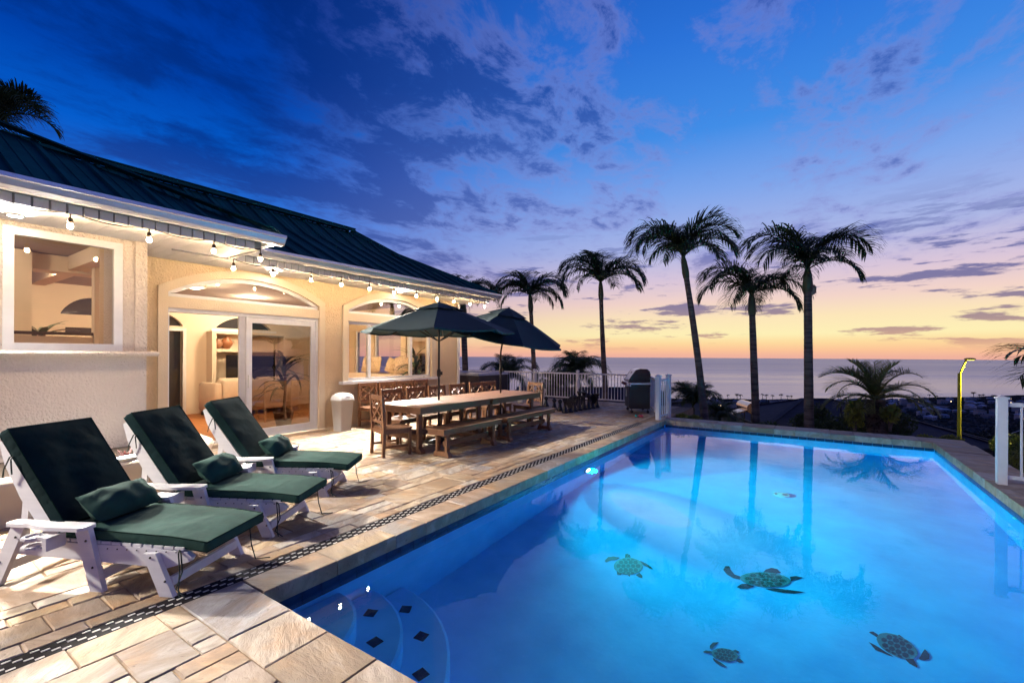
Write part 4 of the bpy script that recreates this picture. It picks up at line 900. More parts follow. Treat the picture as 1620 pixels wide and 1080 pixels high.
def bench(label, loc, L_):
    T = thing('bench', label, 'bench', loc, 0, group='brown backless benches'); W_ = 0.37
    for k in range(3):
        bw = W_/3; x = -W_/2+bw*k; mb = MB(); mb.box(x+0.003, x+bw-0.003, -L_/2, L_/2, 0.415, 0.44); mb.build('seat_board', WOOD_Y, T)
    mb = MB(); mb.box(-W_/2+0.02,-W_/2+0.045,-L_/2+0.02,L_/2-0.02,0.35,0.414); mb.box(W_/2-0.045,W_/2-0.02,-L_/2+0.02,L_/2-0.02,0.35,0.414); mb.box(-W_/2+0.045,W_/2-0.045,-L_/2+0.02,-L_/2+0.045,0.35,0.414); mb.box(-W_/2+0.045,W_/2-0.045,L_/2-0.045,L_/2-0.02,0.35,0.414); mb.build('apron', WOOD_Y, T)
    for s in (-1, 1):
        mb = MB(); trestle(mb, -0.095, 0.095, 0.35, 0.06, 0.042, 0.07); mb.build('leg', WOOD_Z, T, (0, s*(L_/2-0.17), 0))
    mb = MB(); mb.box(-0.02, 0.02, -L_/2+0.2, L_/2-0.2, 0.15, 0.23); mb.build('stretcher', WOOD_Y, T)
bench('brown backless bench on the pool side, nearer the chaises', (-1.72, 4.13, 0), 1.50)
bench('brown backless bench on the pool side, nearer the railing', (-1.70, 5.90, 0), 1.80)
def chair_proto():
    T = thing('dining_chair', 'brown lattice-back dining chair at the near end of the table', 'chair', (0,0,0), 0, group='brown lattice-back dining chairs'); w = 0.225
    for s in (-1, 1):
        mb = MB(); mb.box(s*w-0.021, s*w+0.021, 0.185, 0.225, 0, 0.405); mb.build('leg', WOOD_Z, T)
        mb = MB(); mb.prism([(-0.245,0),(-0.205,0),(-0.185,0.42),(-0.225,0.93),(-0.262,0.935),(-0.232,0.42)], s*w-0.021, s*w+0.021, 'x'); mb.build('leg', WOOD_Z, T)
        mb = MB(); mb.box(s*w-0.012, s*w+0.012, -0.20, 0.19, 0.13, 0.165); mb.build('stretcher', WOOD_Z, T)
        mb = MB(); mb.box(s*w-0.018, s*w+0.018, -0.20, 0.184, 0.345, 0.405); mb.build('seat_rail', WOOD_Z, T)
    mb = MB(); mb.box(-w+0.021, w-0.021, -0.01, 0.015, 0.13, 0.165); mb.build('stretcher', WOOD_Z, T)
    mb = MB(); mb.box(-w+0.021, w-0.021, 0.195, 0.218, 0.345, 0.405); mb.box(-w+0.021, w-0.021, -0.225, -0.205, 0.345, 0.405); mb.build('seat_rail', WOOD_Z, T)
    mb = MB(); n = 8
    for k in range(n):   # dished seat in one sheet
        a, b = -0.21+0.455*k/n, -0.21+0.455*(k+1)/n; f = lambda y: 0.43-0.018*sin(pi*min(1,max(0,(y+0.21)/0.455)))
        mb._add([(-w-0.02,a,f(a)),(w+0.02,a,f(a)),(w+0.02,b,f(b)),(-w-0.02,b,f(b)),(-w-0.02,a,0.406),(w+0.02,a,0.406),(w+0.02,b,0.406),(-w-0.02,b,0.406)], [(0,1,2,3),(4,7,6,5),(0,4,5,1),(1,5,6,2),(2,6,7,3),(3,7,4,0)])
    mb.build('seat', WOOD_Z, T)
    yb = lambda z: -0.207-0.036*(z-0.42)/0.5
    def br(x0, z0, x1, z1, t=0.028): 
        mb = MB(); mb.bar((x0,yb(z0)-0.0,z0),(x1,yb(z1),z1),t,0.018,up=(0,1,0)); mb.build('lattice_bar', WOOD_Z, T)
    for z0, z1 in ((0.855,0.925), (0.50,0.54)):
        mb = MB(); mb.bar((-w+0.02,yb((z0+z1)/2),(z0+z1)/2),(w-0.02,yb((z0+z1)/2),(z0+z1)/2),0.024,z1-z0); mb.build('back_rail', WOOD_Z, T)
    A, B, zl, zh = -w+0.015, w-0.015, 0.54, 0.855
    br(A,zl,B,zh); br(B,zl,A,zh)
    br(A,zl+0.165,A+0.18,zh); br(B,zl+0.165,B-0.18,zh); br(A,zh-0.165,A+0.18,zl); br(B,zh-0.165,B-0.18,zl)
    return T
CH = chair_proto(); CH.location = (-2.545, 3.27, 0); CH.rotation_euler.z = radians(-17)
ordn = ['first', 'second', 'third', 'fourth', 'fifth', 'sixth']
for k, y in enumerate((4.02, 4.62, 5.20, 5.82, 6.48, 6.98)):
    copy_tree(CH, loc=(-3.16, y, 0), rz=radians(-90+random.uniform(-3,3)), label='brown lattice-back chair on the wall side of the table, %s from the near end' % ordn[k])
copy_tree(CH, loc=(-2.40, 7.10, 0), rz=radians(180-14), label='sunlit tan lattice-back chair at the railing end of the table')
for k, y in enumerate((4.88, 5.42, 5.93, 6.48)):
    copy_tree(CH, loc=(-4.92, y, 0), rz=radians(-90+random.uniform(-2,2)), label='brown lattice-back chair against the wall under the window, %s from the trash can' % ordn[k])

# ---- umbrellas
def umbrella(label, loc, tilt, rz=0.0, R=1.36, H=2.44):
    T = thing('umbrella', label, 'umbrella', loc, 0, group='dark green market umbrellas')
    piv = Vector((0,0,1.62)); Q = Matrix.Rotation(tilt[0], 4, 'Y') @ Matrix.Rotation(tilt[1], 4, 'X')
    X = lambda p: tuple(piv + (Q @ (Vector(p)-piv)))
    mb = MB(); mb.tube([(0,0,0.02),(0,0,1.62)], 0.019, 10); mb.tube([X((0,0,1.62)), X((0,0,H-0.02))], 0.019, 10); mb.build('pole', DARK_BRONZE, T)
    mb = MB(); mb.lathe([(0.0,0.0),(0.24,0.0),(0.25,0.02),(0.22,0.05),(0.05,0.075),(0.035,0.09),(0.032,0.30),(0.0,0.30)], 20); mb.build('base', BLACK, T)
    mb = MB(); mb.lathe([(0.028,0),(0.034,0.02),(0.034,0.10),(0.026,0.13)], 12, (0,0,1.16)); mb.box(0.02,0.07,-0.02,0.02,1.19,1.25); mb.build('crank', DARK_BRONZE, T)
    n = 8; zr = 1.96
    mb = MB(); m_ = 8
    a = lambda k: rz + 2*pi*k/n
    def pt(k, t, u, off=0.0):   # panel k, t across, u from top 0 to rim 1
        r0 = 0.0; p0 = Vector((cos(a(k)), sin(a(k)), 0)); p1 = Vector((cos(a(k+1)), sin(a(k+1)), 0)); p = p0.lerp(p1, t)
        rad = 0.05+(R-0.05)*u; sag = -0.035*sin(pi*t)*u*(1.0) ; z = H - (H-zr)*(u**1.12) + sag + off
        inw = 1-0.03*sin(pi*t)*u
        return X((p.x*rad*inw, p.y*rad*inw, z))
    for k in range(n):
        vs = [pt(k, t/4, 0.22+0.78*u/m_) for u in range(m_+1) for t in range(5)]
        mb._add(vs, [(u*5+t, u*5+t+1, (u+1)*5+t+1, (u+1)*5+t) for u in range(m_) for t in range(4)], True)
        vs = [pt(k, t/4, 1.0) for t in range(5)] + [tuple(Vector(pt(k, t/4, 1.0))+Vector((0,0,-0.028))) for t in range(5)]
        mb._add(vs, [(t, t+1, t+6, t+5) for t in range(4)], True)
    mb.build('canopy', UMB, T)
    mb = MB()
    for k in range(n):
        vs = [pt(k, t/4, 0.0+0.30*u/3, 0.035) for u in range(4) for t in range(5)]
        mb._add(vs, [(u*5+t, u*5+t+1, (u+1)*5+t+1, (u+1)*5+t) for u in range(3) for t in range(4)], True)
    mb.build('vent', UMB, T)
    mb = MB(); c = X((0,0,H+0.03)); mb.sphere(c, 0.03, 10, 6); mb.build('finial', DARK_BRONZE, T)
    for k in range(n):
        e_ = Vector(pt(k, 0, 0.995)) - Vector((0,0,0.012)); mb = MB(); mb.bar(X((cos(a(k))*0.03, sin(a(k))*0.03, H-0.05)), e_, 0.016, 0.022); mb.build('rib', DARK_BRONZE, T)
        mb = MB(); mb.bar(X((cos(a(k))*0.03, sin(a(k))*0.03, 1.80)), tuple((Vector(pt(k, 0, 0.52)) - Vector((0,0,0.02)))), 0.012, 0.016); mb.build('strut', DARK_BRONZE, T)
umbrella('dark green market umbrella through the near table, standing upright', (-2.60, 4.40, 0), (0.0, 0.0), rz=-0.09)
umbrella('dark green market umbrella through the far table, tilted towards the pool', (-2.58, 6.28, 0), (radians(12.5), 0.0), rz=0.12, H=2.52, R=1.33)

# ---- trash can
T = thing('trash_can', 'pale grey plastic swing-lid trash can beside the window', 'trash can', (-5.0, 4.13, 0), radians(8))
def rrect(a, b, r, n=4): return [(sx_*(a-r)+r*cos(t), sy_*(b-r)+r*sin(t)) for sx_, sy_, t0 in ((1,1,0),(-1,1,pi/2),(-1,-1,pi),(1,-1,1.5*pi)) for t in [t0+pi/2*i/n for i in range(n+1)]]
def loft(mb, secs, smooth=True):
    n = len(secs[0][0]); vs = [(x,y,z) for pl, z in secs for x, y in pl]
    mb._add(vs, [(i*n+k, i*n+(k+1)%n, (i+1)*n+(k+1)%n, (i+1)*n+k) for i in range(len(secs)-1) for k in range(n)], smooth)
    mb._add(vs[:n], [tuple(range(n))[::-1]]); mb._add(vs[-n:], [tuple(range(n))])
mb = MB(); loft(mb, [(rrect(0.115,0.135,0.035),0.0),(rrect(0.148,0.172,0.035),0.60),(rrect(0.156,0.18,0.035),0.605),(rrect(0.156,0.18,0.035),0.63)]); mb.build('bin', TRASHM, T)
mb = MB(); loft(mb, [(rrect(0.160,0.185,0.04),0.632),(rrect(0.158,0.182,0.045),0.665),(rrect(0.145,0.155,0.05),0.72),(rrect(0.12,0.11,0.06),0.755),(rrect(0.06,0.05,0.03),0.766)]); mb.build('lid', WHITE_PVC, T)
mb = MB(); mb.box(0.12,0.158,-0.05,0.05,0.69,0.70); mb.build('flap_grip', STEEL, T)

# ================================================================ STRING LIGHTS
BULB = emat('warm_bulb', (1.0,0.70,0.40), 560.0)
CORD = M('black_cord', (0.012,0.011,0.011), 0.6, vary=0.1); SOCK = M('bronze_socket', (0.06,0.035,0.015), 0.45, metal=0.4)
sk = MB(); sk.tube([(0,0,0.0),(0,0,-0.065)],0.006,6); sk.lathe([(0.012,-0.06),(0.020,-0.07),(0.021,-0.105),(0.016,-0.115),(0.0,-0.116)],10); skm = sk.mesh('socket', SOCK)
bb = MB(); bb.lathe([(0.010,-0.112),(0.019,-0.126),(0.023,-0.142),(0.021,-0.158),(0.014,-0.170),(0.0,-0.175)],12); bbm = bb.mesh('bulb', BULB)
def string(label, pts, ends=None):
    T = thing('string_light', label, 'string lights', pts[0], group='outdoor string lights'); O = Vector(pts[0]); mb = MB()
    for a, b in zip(pts, pts[1:]):
        a, b = Vector(a)-O, Vector(b)-O; q = [a.lerp(b, i/8)+Vector((0,0,-0.05*(1-(2*i/8-1)**2))) for i in range(9)]; mb.tube(q, 0.0065, 5)
    mb.build('cord', CORD, T)
    for p in (pts if ends is None else pts[ends[0]:ends[1]]):
        s = link('socket', skm, T, tuple(Vector(p)-O)); link('bulb', bbm, s)
string('black cord of warm bulbs along the near wing eave', [(-3.395, y, 3.0) for y in (-4.0, -3.4, -2.77, -2.13, -1.50, -0.87, -0.23, 0.43, 1.10, 1.68)])  # bulbs at the camera end are unseen, added as fill light
string('black cord of warm bulbs along the far eave above the window', [(-4.385, y, 2.995) for y in (1.78, 2.38, 3.05, 3.66, 4.30, 4.93, 5.57, 6.22, 6.82, 7.44, 8.06)] )
# ================================================================ RAILINGS
RAIL = M('white_painted_rail', (0.72,0.71,0.70), 0.4, vary=0.05)
balm = MB(); balm.box(-0.0095,0.0095,-0.0095,0.0095,0.0,0.80); BALM = balm.mesh('baluster', RAIL)
def post_mesh(w, h):
    mb = MB(); mb.box(-w/2,w/2,-w/2,w/2,0,h); mb.box(-w/2-0.012,w/2+0.012,-w/2-0.012,w/2+0.012,h,h+0.022); mb._add([(-w/2,-w/2,h+0.022),(w/2,-w/2,h+0.022),(w/2,w/2,h+0.022),(-w/2,w/2,h+0.022),(0,0,h+0.05)],[(0,1,4),(1,2,4),(2,3,4),(3,0,4)]); return mb.mesh('post', RAIL)
POST = post_mesh(0.085, 1.01); POST_BIG = post_mesh(0.10, 1.05)
def railing(label, a, b, posts, post=POST, sp=0.105, top=0.95, gate=False):
    a, b = Vector(a), Vector(b); L_ = (b-a).length; rz = math.atan2(b.y-a.y, b.x-a.x)
    T = thing('gate' if gate else 'railing', label, 'gate' if gate else 'railing', tuple(a), rz, group=None if gate else 'white picket railings')
    for p in posts: link('post', post, T, (p*L_, 0, 0))
    mb = MB(); mb.box(0.04, L_-0.04, -0.024, 0.024, top-0.05, top); mb.build('top_rail', RAIL, T)
    mb = MB(); mb.box(0.04, L_-0.04, -0.018, 0.018, 0.075, 0.115); mb.build('bottom_rail', RAIL, T)
    n = int(L_/sp)
    for k in range(1, n):
        x = L_*k/n
        if any(abs(x-p*L_) < 0.06 for p in posts): continue
        o = link('baluster', BALM, T, (x, 0, 0.105)); o.scale.z = (top-0.15)/0.80
    return T
railing('long white railing at the ocean end of the deck behind the chess pieces', (-9.4,12.45,0), (-1.36,12.45,0), (0.0, 0.26, 0.49, 0.705, 1.0))
railing('white side railing between the grill and the pool corner', (-1.30,12.42,0), (-0.17,9.52,0), (0.0,), sp=0.13)
railing('short white gate at the far left pool corner', (-0.15,9.42,0), (-0.06,9.98,0), (0.0, 1.0), post=POST_BIG, top=0.98, gate=True)
railing('white railing with a stout post on the right pool edge', (4.86,6.36,0), (8.0,6.36,0), (0.0, 0.6, 1.0), post=post_mesh(0.088,1.04), sp=0.165, top=1.0)

# ================================================================ GRILL
T = thing('gas_grill', 'black and steel gas grill standing by the side railing', 'grill', (-1.10,10.72,0), radians(208))
# local x = front
mb = MB(); mb.box(-0.27,0.25,-0.40,0.40,0.12,0.72); mb.build('cabinet', BLACK, T)
for s in (-1,1):
    mb = MB(); mb.box(0.251,0.272,s*0.2-0.19,s*0.2+0.19,0.14,0.70); dd = mb.build('door', BLACK, T)
    mb = MB(); mb.bar((0.295,s*0.05,0.42),(0.295,s*0.05,0.64),0.018,0.018); mb.build('handle', STEEL, dd)
mb = MB(); mb.box(-0.28,0.30,-0.42,0.42,0.722,0.80); mb.build('firebox', BLACK, T)
mb = MB(); mb.prism([(0.301,0.73),(0.36,0.74),(0.34,0.83),(0.301,0.84)],-0.42,0.42,'y'); pn = mb.build('control_panel', STEEL, T)
KNOB = M('red_knob', (0.35,0.03,0.02), 0.35)
for k in range(4):
    mb = MB(); mb.tube([(0.352,-0.27+0.18*k,0.785),(0.385,-0.27+0.18*k,0.79)],0.026,12); mb.build('knob', KNOB, pn)
for s in (-1,1):
    mb = MB(); a, b = (0.421, 0.66) if s > 0 else (-0.66, -0.421); mb.box(-0.26,0.30,a,b,0.79,0.83); mb.box(0.27,0.30,a,b,0.74,0.79); mb.build('side_shelf', STEEL, T)
hood = [(-0.27,0.832),(-0.28,1.05),(-0.25,1.14),(-0.19,1.185),(-0.02,1.195),(0.10,1.16),(0.20,1.02),(0.275,0.90),(0.285,0.832)]
mb = MB(); mb.prism(hood,-0.36,0.36,'y'); hd = mb.build('hood', STEEL, T)
for s in (-1,1):
    mb = MB(); mb.prism([(x*1.02,z+0.002) for x,z in hood], *( (0.361,0.405) if s>0 else (-0.405,-0.361)), 'y'); mb.build('hood_end', PLASTIC_BLACK, T)
mb = MB(); mb.tube([(0.315,-0.30,0.90),(0.315,0.30,0.90)],0.012,8); mb.build('hood_handle', STEEL, T)
mb = MB(); mb.box(-0.03,0.03,-0.04,0.04,0,0.006); o = mb.build('badge', PLASTIC_BLACK, T); o.location = (0.158,0,1.088); o.rotation_euler = (0, radians(54), 0)
mb = MB(); mb.box(-0.15,0.13,-0.4295,-0.4205,0.655,0.68); mb.build('towel_bar', STEEL, T)
for x in (-0.22,0.2):
    for y in (-0.36,0.36):
        mb = MB(); mb.tube([(x,y-0.014,0.04),(x,y+0.014,0.04)],0.04,12); mb.box(x-0.012,x+0.012,y-0.02,y+0.02,0.04,0.119); mb.build('caster', BLACK, T)

# ---- balls on the deck
for px, py, col, lb in ((1006,660,(0.03,0.45,0.38),'small teal ball on the deck near the pool corner'), (1012,660.2,(0.75,0.07,0.10),'small red ball beside the teal ball'), (1015.5,660.2,(0.80,0.16,0.20),'small pink-red ball right of the red ball')):
    p = ground(px, py); mb = MB(); mb.sphere((0,0,0.035),0.033,14,10); mb.tube([(0.0,0,0.064),(0,0,0.072)],0.008,6)
    tag(mb.build('toy_ball', M('ball_%d' % px, col, 0.4), None, (p.x,p.y,0.004)), lb, 'ball', 'small toy balls')

# ================================================================ GARDEN CHESS
CHB = PLASTIC_BLACK; CHW = M('white_chess_plastic', (0.70,0.66,0.58), 0.35)
def chess(kind, h):
    base = [(0.0,0),(0.36,0),(0.37,0.05),(0.34,0.10),(0.29,0.12),(0.30,0.16),(0.22,0.22),(0.16,0.40)]
    mb = MB(); hd_ = MB(); S = 0.40
    def sc(pr): return [(r*S*0.62, z) for r, z in pr]
    if kind == 'pawn':
        mb.lathe(sc([(r, z*h*1.5) for r, z in base]+[(0.13,0.62*h*1.0),(0.22,0.66*h),(0.0,0.68*h)]),14); hd_.sphere((0,0,0.80*h),0.16*h+0.01,12,8)
    elif kind == 'rook':
        mb.lathe(sc([(r, z*h*1.2) for r, z in base]+[(0.15,0.66*h),(0.24,0.74*h),(0.26,0.82*h),(0.0,0.83*h)]),14)
        for k in range(6): a = 2*pi*k/6; hd_.box(0.055*cos(a)-0.018,0.055*cos(a)+0.018,0.055*sin(a)-0.018,0.055*sin(a)+0.018,0.825*h,0.97*h)
    elif kind == 'knight':
        mb.lathe(sc([(r, z*h*1.1) for r, z in base[:7]]+[(0.2,0.30*h),(0.0,0.31*h)]),14)
        hd_.prism([(-0.07,0.28*h),(0.07,0.28*h),(0.06,0.45*h),(0.03,0.55*h),(0.11,0.60*h),(0.14,0.68*h),(0.10,0.76*h),(0.03,0.88*h),(0.0,0.99*h),(-0.03,0.90*h),(-0.09,0.75*h),(-0.10,0.5*h)],-0.032,0.032,'y')
    else:
        mb.lathe(sc([(r, z*h*1.0) for r, z in base]+[(0.12,0.60*h),(0.20,0.65*h),(0.13,0.68*h),(0.0,0.69*h)]),14)
        if kind == 'bishop': hd_.lathe([(0.04,0.68*h),(0.075,0.76*h),(0.06,0.86*h),(0.0,0.95*h)],12); hd_.sphere((0,0,0.97*h),0.02,8,6)
        elif kind == 'queen': hd_.lathe([(0.035,0.68*h),(0.08,0.86*h),(0.085,0.90*h),(0.05,0.88*h),(0.0,0.92*h)],12); hd_.sphere((0,0,0.95*h),0.025,8,6)
        else: hd_.lathe([(0.035,0.68*h),(0.075,0.84*h),(0.06,0.87*h),(0.0,0.88*h)],12); hd_.box(-0.012,0.012,-0.012,0.012,0.87*h,h); hd_.box(-0.04,0.04,-0.012,0.012,0.92*h,0.955*h)
    return mb, hd_
PIECES = [(864,643,'pawn',.31,'black pawn standing apart, nearest the end chair'),(877,648,'pawn',.33,'black pawn, second from the end chair'),(886,650,'pawn',.33,'black pawn right behind the front rook'),
 (894,653,'rook',.40,'black rook at the front left corner of the set'),(902,652,'knight',.44,'black knight beside the front rook'),(909,650.5,'bishop',.50,'black bishop on the pool side beside the knight'),
 (916.5,649,'king',.62,'tall black king in the middle of the set'),(924,647.5,'queen',.56,'tall black queen beside the king'),(931,646.5,'bishop',.50,'black bishop between the queen and the last knight'),
 (937.5,645.5,'knight',.44,'black knight on the grill side of the set'),(944,644.3,'rook',.42,'black rook nearest the grill'),
 (905,643,'pawn',.31,'black pawn behind the knight, toward the railing'),(913,642,'pawn',.31,'black pawn behind the king, toward the railing'),(921,641,'pawn',.31,'black pawn behind the queen, toward the railing'),(934,639.5,'pawn',.31,'black pawn behind the grill-side knight')]
for px, py, kd, h, lb in PIECES:
    p = ground(px, py); T = thing('chess_piece', 'oversized '+lb, 'chess piece', (p.x,p.y,0.004), random.uniform(0,6), group='oversized black garden chess pieces')
    b_, h_ = chess(kd, h); b_.build('body', CHB, T); h_.build('head', CHB, T)
for px, py, kd, h, lb in ((860,640.5,'rook',.52,'oversized white chess rook right of the end chair'),(823,637,'knight',.55,'oversized white chess knight left of the end chair')):
    p = ground(px, py); T = thing('chess_piece', lb, 'chess piece', (p.x,p.y,0.004), 2.0, group='oversized white garden chess pieces')
    b_, h_ = chess(kd, h); b_.build('body', CHW, T); h_.build('head', CHW, T)

# ================================================================ HOT TUB
T = thing('hot_tub', 'dark brown hot tub with pale rim behind the house corner', 'hot tub', (-7.40,11.25,0))
TUB = M('dark_tub_panel', (0.035,0.024,0.026), 0.6, vary=0.2); TUBR = M('pearl_acrylic', (0.45,0.47,0.55), 0.2, vary=0.1)
for k in range(8):
    x = -1.0+0.25*k; mb = MB(); mb.box(x+0.003,x+0.247,-0.87,-0.85,0.02,0.84); mb.build('side_panel', TUB, T)
    mb = MB(); mb.box(0.98,1.0,-0.85+0.2125*k+0.003,-0.85+0.2125*(k+1)-0.003,0.02,0.84); mb.build('side_panel', TUB, T)
mb = MB(); mb.box(-0.98,0.979,-0.849,0.85,0.0,0.70); mb.build('shell', TUB, T)
mb = MB(); mb.box(-1.02,1.02,-0.89,-0.62,0.845,0.93); mb.box(-1.02,1.02,0.62,0.89,0.845,0.93); mb.box(-1.02,-0.76,-0.62,0.62,0.845,0.93); mb.box(0.76,1.02,-0.62,0.62,0.845,0.93); mb.build('rim', TUBR, T)
mb = MB(); mb.box(-0.76,0.76,-0.62,0.62,0.72,0.86); mb.build('water', M('tub_water', (0.10,0.20,0.45), 0.05, vary=0.2), T)
mb = MB(); mb.sphere((-0.6,-0.7,0.935),0.03,8,6); mb.build('led', emat('blue_led', (0.2,0.35,1.0), 8.0), T)

# ================================================================ PLANTER
PLANTW = M('planter_stucco', (0.72,0.62,0.47), 0.9, vary=0.05, nscale=3, bmp=0.3, bscale=60, bdist=0.006)
T = thing('planter', 'low curved cream planter wall along the near wing', 'planter', (0,0,0))
pth = [(-2.99,-4.0),(-2.99,-1.0),(-2.99,-0.3),(-3.0,0.1),(-3.06,0.45),(-3.22,0.78),(-3.48,1.05),(-3.80,1.22),(-4.30,1.27)]
sm = []
for i in range(len(pth)-1):
    for k in range(4):
        p0 = Vector(pth[max(0,i-1)]); p1 = Vector(pth[i]); p2 = Vector(pth[i+1]); p3 = Vector(pth[min(len(pth)-1,i+2)]); t_ = k/4
        sm.append(0.5*((2*p1)+(p2-p0)*t_+(2*p0-5*p1+4*p2-p3)*t_*t_+(3*p1-p0-3*p2+p3)*t_**3))
sm.append(Vector(pth[-1])); n = len(sm)
sec = [(0.0,0.0),(0.02,0.30),(0.045,0.36),(0.04,0.40),(0.01,0.42),(-0.13,0.42),(-0.16,0.40),(-0.16,0.0)]
mb = MB(); vs = []
for i, p in enumerate(sm):
    tg = (sm[min(i+1,n-1)]-sm[max(i-1,0)]).normalized(); nr = Vector((tg.y,-tg.x))
    for o_, z in sec: q = p+nr*o_; vs.append((q.x,q.y,z))
m_ = len(sec); mb._add(vs, [(i*m_+k,(i+1)*m_+k,(i+1)*m_+k+1,i*m_+k+1) for i in range(n-1) for k in range(m_-1)], True)
mb._add(vs[-m_:], [tuple(range(m_))]); mb.build('planter_wall', PLANTW, T)
mb = MB(); mb.prism([(p.x-0.1,p.y) for p in sm]+[(-4.349,1.1),(-4.349,-4.0)],0.02,0.36,'z'); mb.build('soil', M('soil', (0.035,0.022,0.014), 1.0, vary=0.4, nscale=20, bmp=0.6, bscale=50, bdist=0.02), T)
# bromeliads
BRO = M('bromeliad_leaf', (0.16,0.11,0.035), 0.5, vary=0.5, nscale=9); BRO2 = M('bromeliad_leaf_dark', (0.10,0.030,0.030), 0.5, vary=0.5, nscale=9)
def blade(mb, o, az, el, ln, w, droop, n=5):
    o = Vector(o); d = Vector((cos(az)*cos(el), sin(az)*cos(el), sin(el))); sd = Vector((-sin(az), cos(az), 0)); vs = []; p = o.copy(); e_ = el
    for i in range(n+1):
        t_ = i/n; ww = w*(1-t_**2.2)*(0.6+0.8*min(1,t_*3))+0.001; vs += [p-sd*ww/2, p+Vector((0,0,-ww*0.15)), p+sd*ww/2]
        e_ -= droop/n; p = p + Vector((cos(az)*cos(e_), sin(az)*cos(e_), sin(e_)))*ln/n
    mb._add(vs, [(3*i+k,3*i+k+1,3*i+k+4,3*i+k+3) for i in range(n) for k in (0,1)], True)
rnd = random.Random(5)
for k, (x, y, mt, lb) in enumerate(((-3.30,-0.02,BRO,'spiky yellow-green bromeliad left of the planter lamp'),(-3.36,0.22,BRO2,'dark red bromeliad behind the planter lamp'),(-3.42,-0.45,BRO2,'dark red bromeliad hidden behind the nearest chaise back'),(-3.55,0.62,BRO,'spiky bromeliad at the curved end of the planter'))):
    T = thing('bromeliad', lb, 'plant', (x,y,0.36), 0, group='bromeliads in the planter')
    for q in range(15):
        mb = MB(); blade(mb, (0,0,0), rnd.uniform(0,6.28), rnd.uniform(0.7,1.4), rnd.uniform(0.13,0.22), 0.03, rnd.uniform(0.3,1.2)); mb.build('leaf', mt, T)
# flood lamp lying on the planter edge
fl_ = bpy.data.lights.new('flood_lamp', 'SPOT'); fl_.energy = 34; fl_.color = (1.0,0.93,0.85); fl_.spot_size = radians(150); fl_.spot_blend = 0.6; fl_.shadow_soft_size = 0.06
flo = bpy.data.objects.new('flood_lamp_light', fl_); COL.objects.link(flo); flo.location = (-3.07,0.16,0.50); flo.rotation_euler = Vector((-0.7,-0.2,0.8)).to_track_quat('-Z','Y').to_euler()
T = thing('flood_lamp', 'small lit flood lamp lying on the planter edge', 'lamp', (-3.07,0.16,0.422), radians(20))
mb = MB(); loft(mb, [(rrect(0.055,0.115,0.02),0.0),(rrect(0.06,0.12,0.02),0.02),(rrect(0.06,0.12,0.02),0.035)]); mb.build('housing', STEEL, T)
mb = MB(); mb.box(-0.05,0.05,-0.108,0.108,0.0355,0.040); mb.build('lens', emat('flood_lens', (0.85,0.95,1.0), 22.0), T)
mb = MB(); mb.bar((-0.03,-0.13,0.01),(-0.06,-0.13,0.10),0.012,0.02); mb.bar((-0.03,0.13,0.01),(-0.06,0.13,0.10),0.012,0.02); mb.build('bracket', BLACK, T)

# ================================================================ INSIDE THE HOUSE
SOFA = M('cream_sofa_fabric', (0.72,0.58,0.42), 0.9, vary=0.05, bmp=0.2, bscale=200, bdist=0.001)
T = thing('sofa', 'cream upholstered sofa seen through the open door', 'sofa', (-9.15,3.48,0.045), radians(0))
def rbox(mb, a, b, c, d, e_, f, r=0.05):
    secs = [(rrect((b-a)/2-r*0.6,(d-c)/2-r*0.6,r),e_),(rrect((b-a)/2,(d-c)/2,r),e_+r),(rrect((b-a)/2,(d-c)/2,r),f-r),(rrect((b-a)/2-r*0.6,(d-c)/2-r*0.6,r),f)]
    m2 = MB(); loft(m2, secs); m2.xform(Matrix.Translation(((a+b)/2,(c+d)/2,0))); mb._add(m2.v, m2.f, True)
mb = MB(); rbox(mb,-0.45,0.45,-0.15,0.02,0.10,0.80); mb.build('armrest', SOFA, T)
mb = MB(); rbox(mb,0.22,0.48,0.021,1.9,0.10,0.86); mb.build('backrest', SOFA, T)
mb = MB(); rbox(mb,-0.45,0.219,0.021,1.9,0.08,0.42); mb.build('seat', SOFA, T)
for k in range(2): mb = MB(); rbox(mb,-0.10,0.20,0.05+0.9*k,0.92+0.9*k,0.43,0.90,0.09); mb.build('back_cushion', SOFA, T)
for x in (-0.4,0.4): mb = MB(); mb.box(x-0.03,x+0.03,-0.1,-0.04,0,0.099); mb.build('foot', DARK_BRONZE, T)
T = thing('television', 'black flat screen television on the far niche', 'television', (XB+0.34,4.55,0.78), 0)
mb = MB(); mb.box(0.0,0.05,-0.62,0.62,0.06,0.74); mb.build('screen', M('tv_screen', (0.01,0.01,0.012), 0.1), T); mb = MB(); mb.box(-0.08,0.12,-0.2,0.2,0,0.02); mb.box(0.0,0.03,-0.04,0.04,0.02,0.06); mb.build('stand', BLACK, T)
for x, y, s, lb, cl in ((XB+0.18,4.02,1.0,'round terracotta vase on the niche shelf',(0.30,0.12,0.05)),(XB+0.16,3.82,0.85,'brown vase left of the terracotta vase',(0.26,0.13,0.07))):
    mb = MB(); mb.lathe([(0.0,0),(0.07*s,0),(0.13*s,0.10*s),(0.14*s,0.16*s),(0.10*s,0.24*s),(0.045*s,0.29*s),(0.05*s,0.31*s),(0.0,0.305*s)],18); tag(mb.build('vase', M('vase_%.2f' % y, cl, 0.4), None, (x,y,1.681)), lb, 'vase', 'vases on the niche shelf')
T = thing('daybed', 'cream window seat along the far room wall', 'sofa', (-7.4,7.2,0.045))
mb = MB(); rbox(mb,-1.3,1.5,-0.35,0.62,0.05,0.95); mb.build('base', SOFA, T)
PIL = M('striped_pillow', (0.62,0.46,0.28), 0.9, vary=0.35, nscale=14, stretch=(6,1,1))
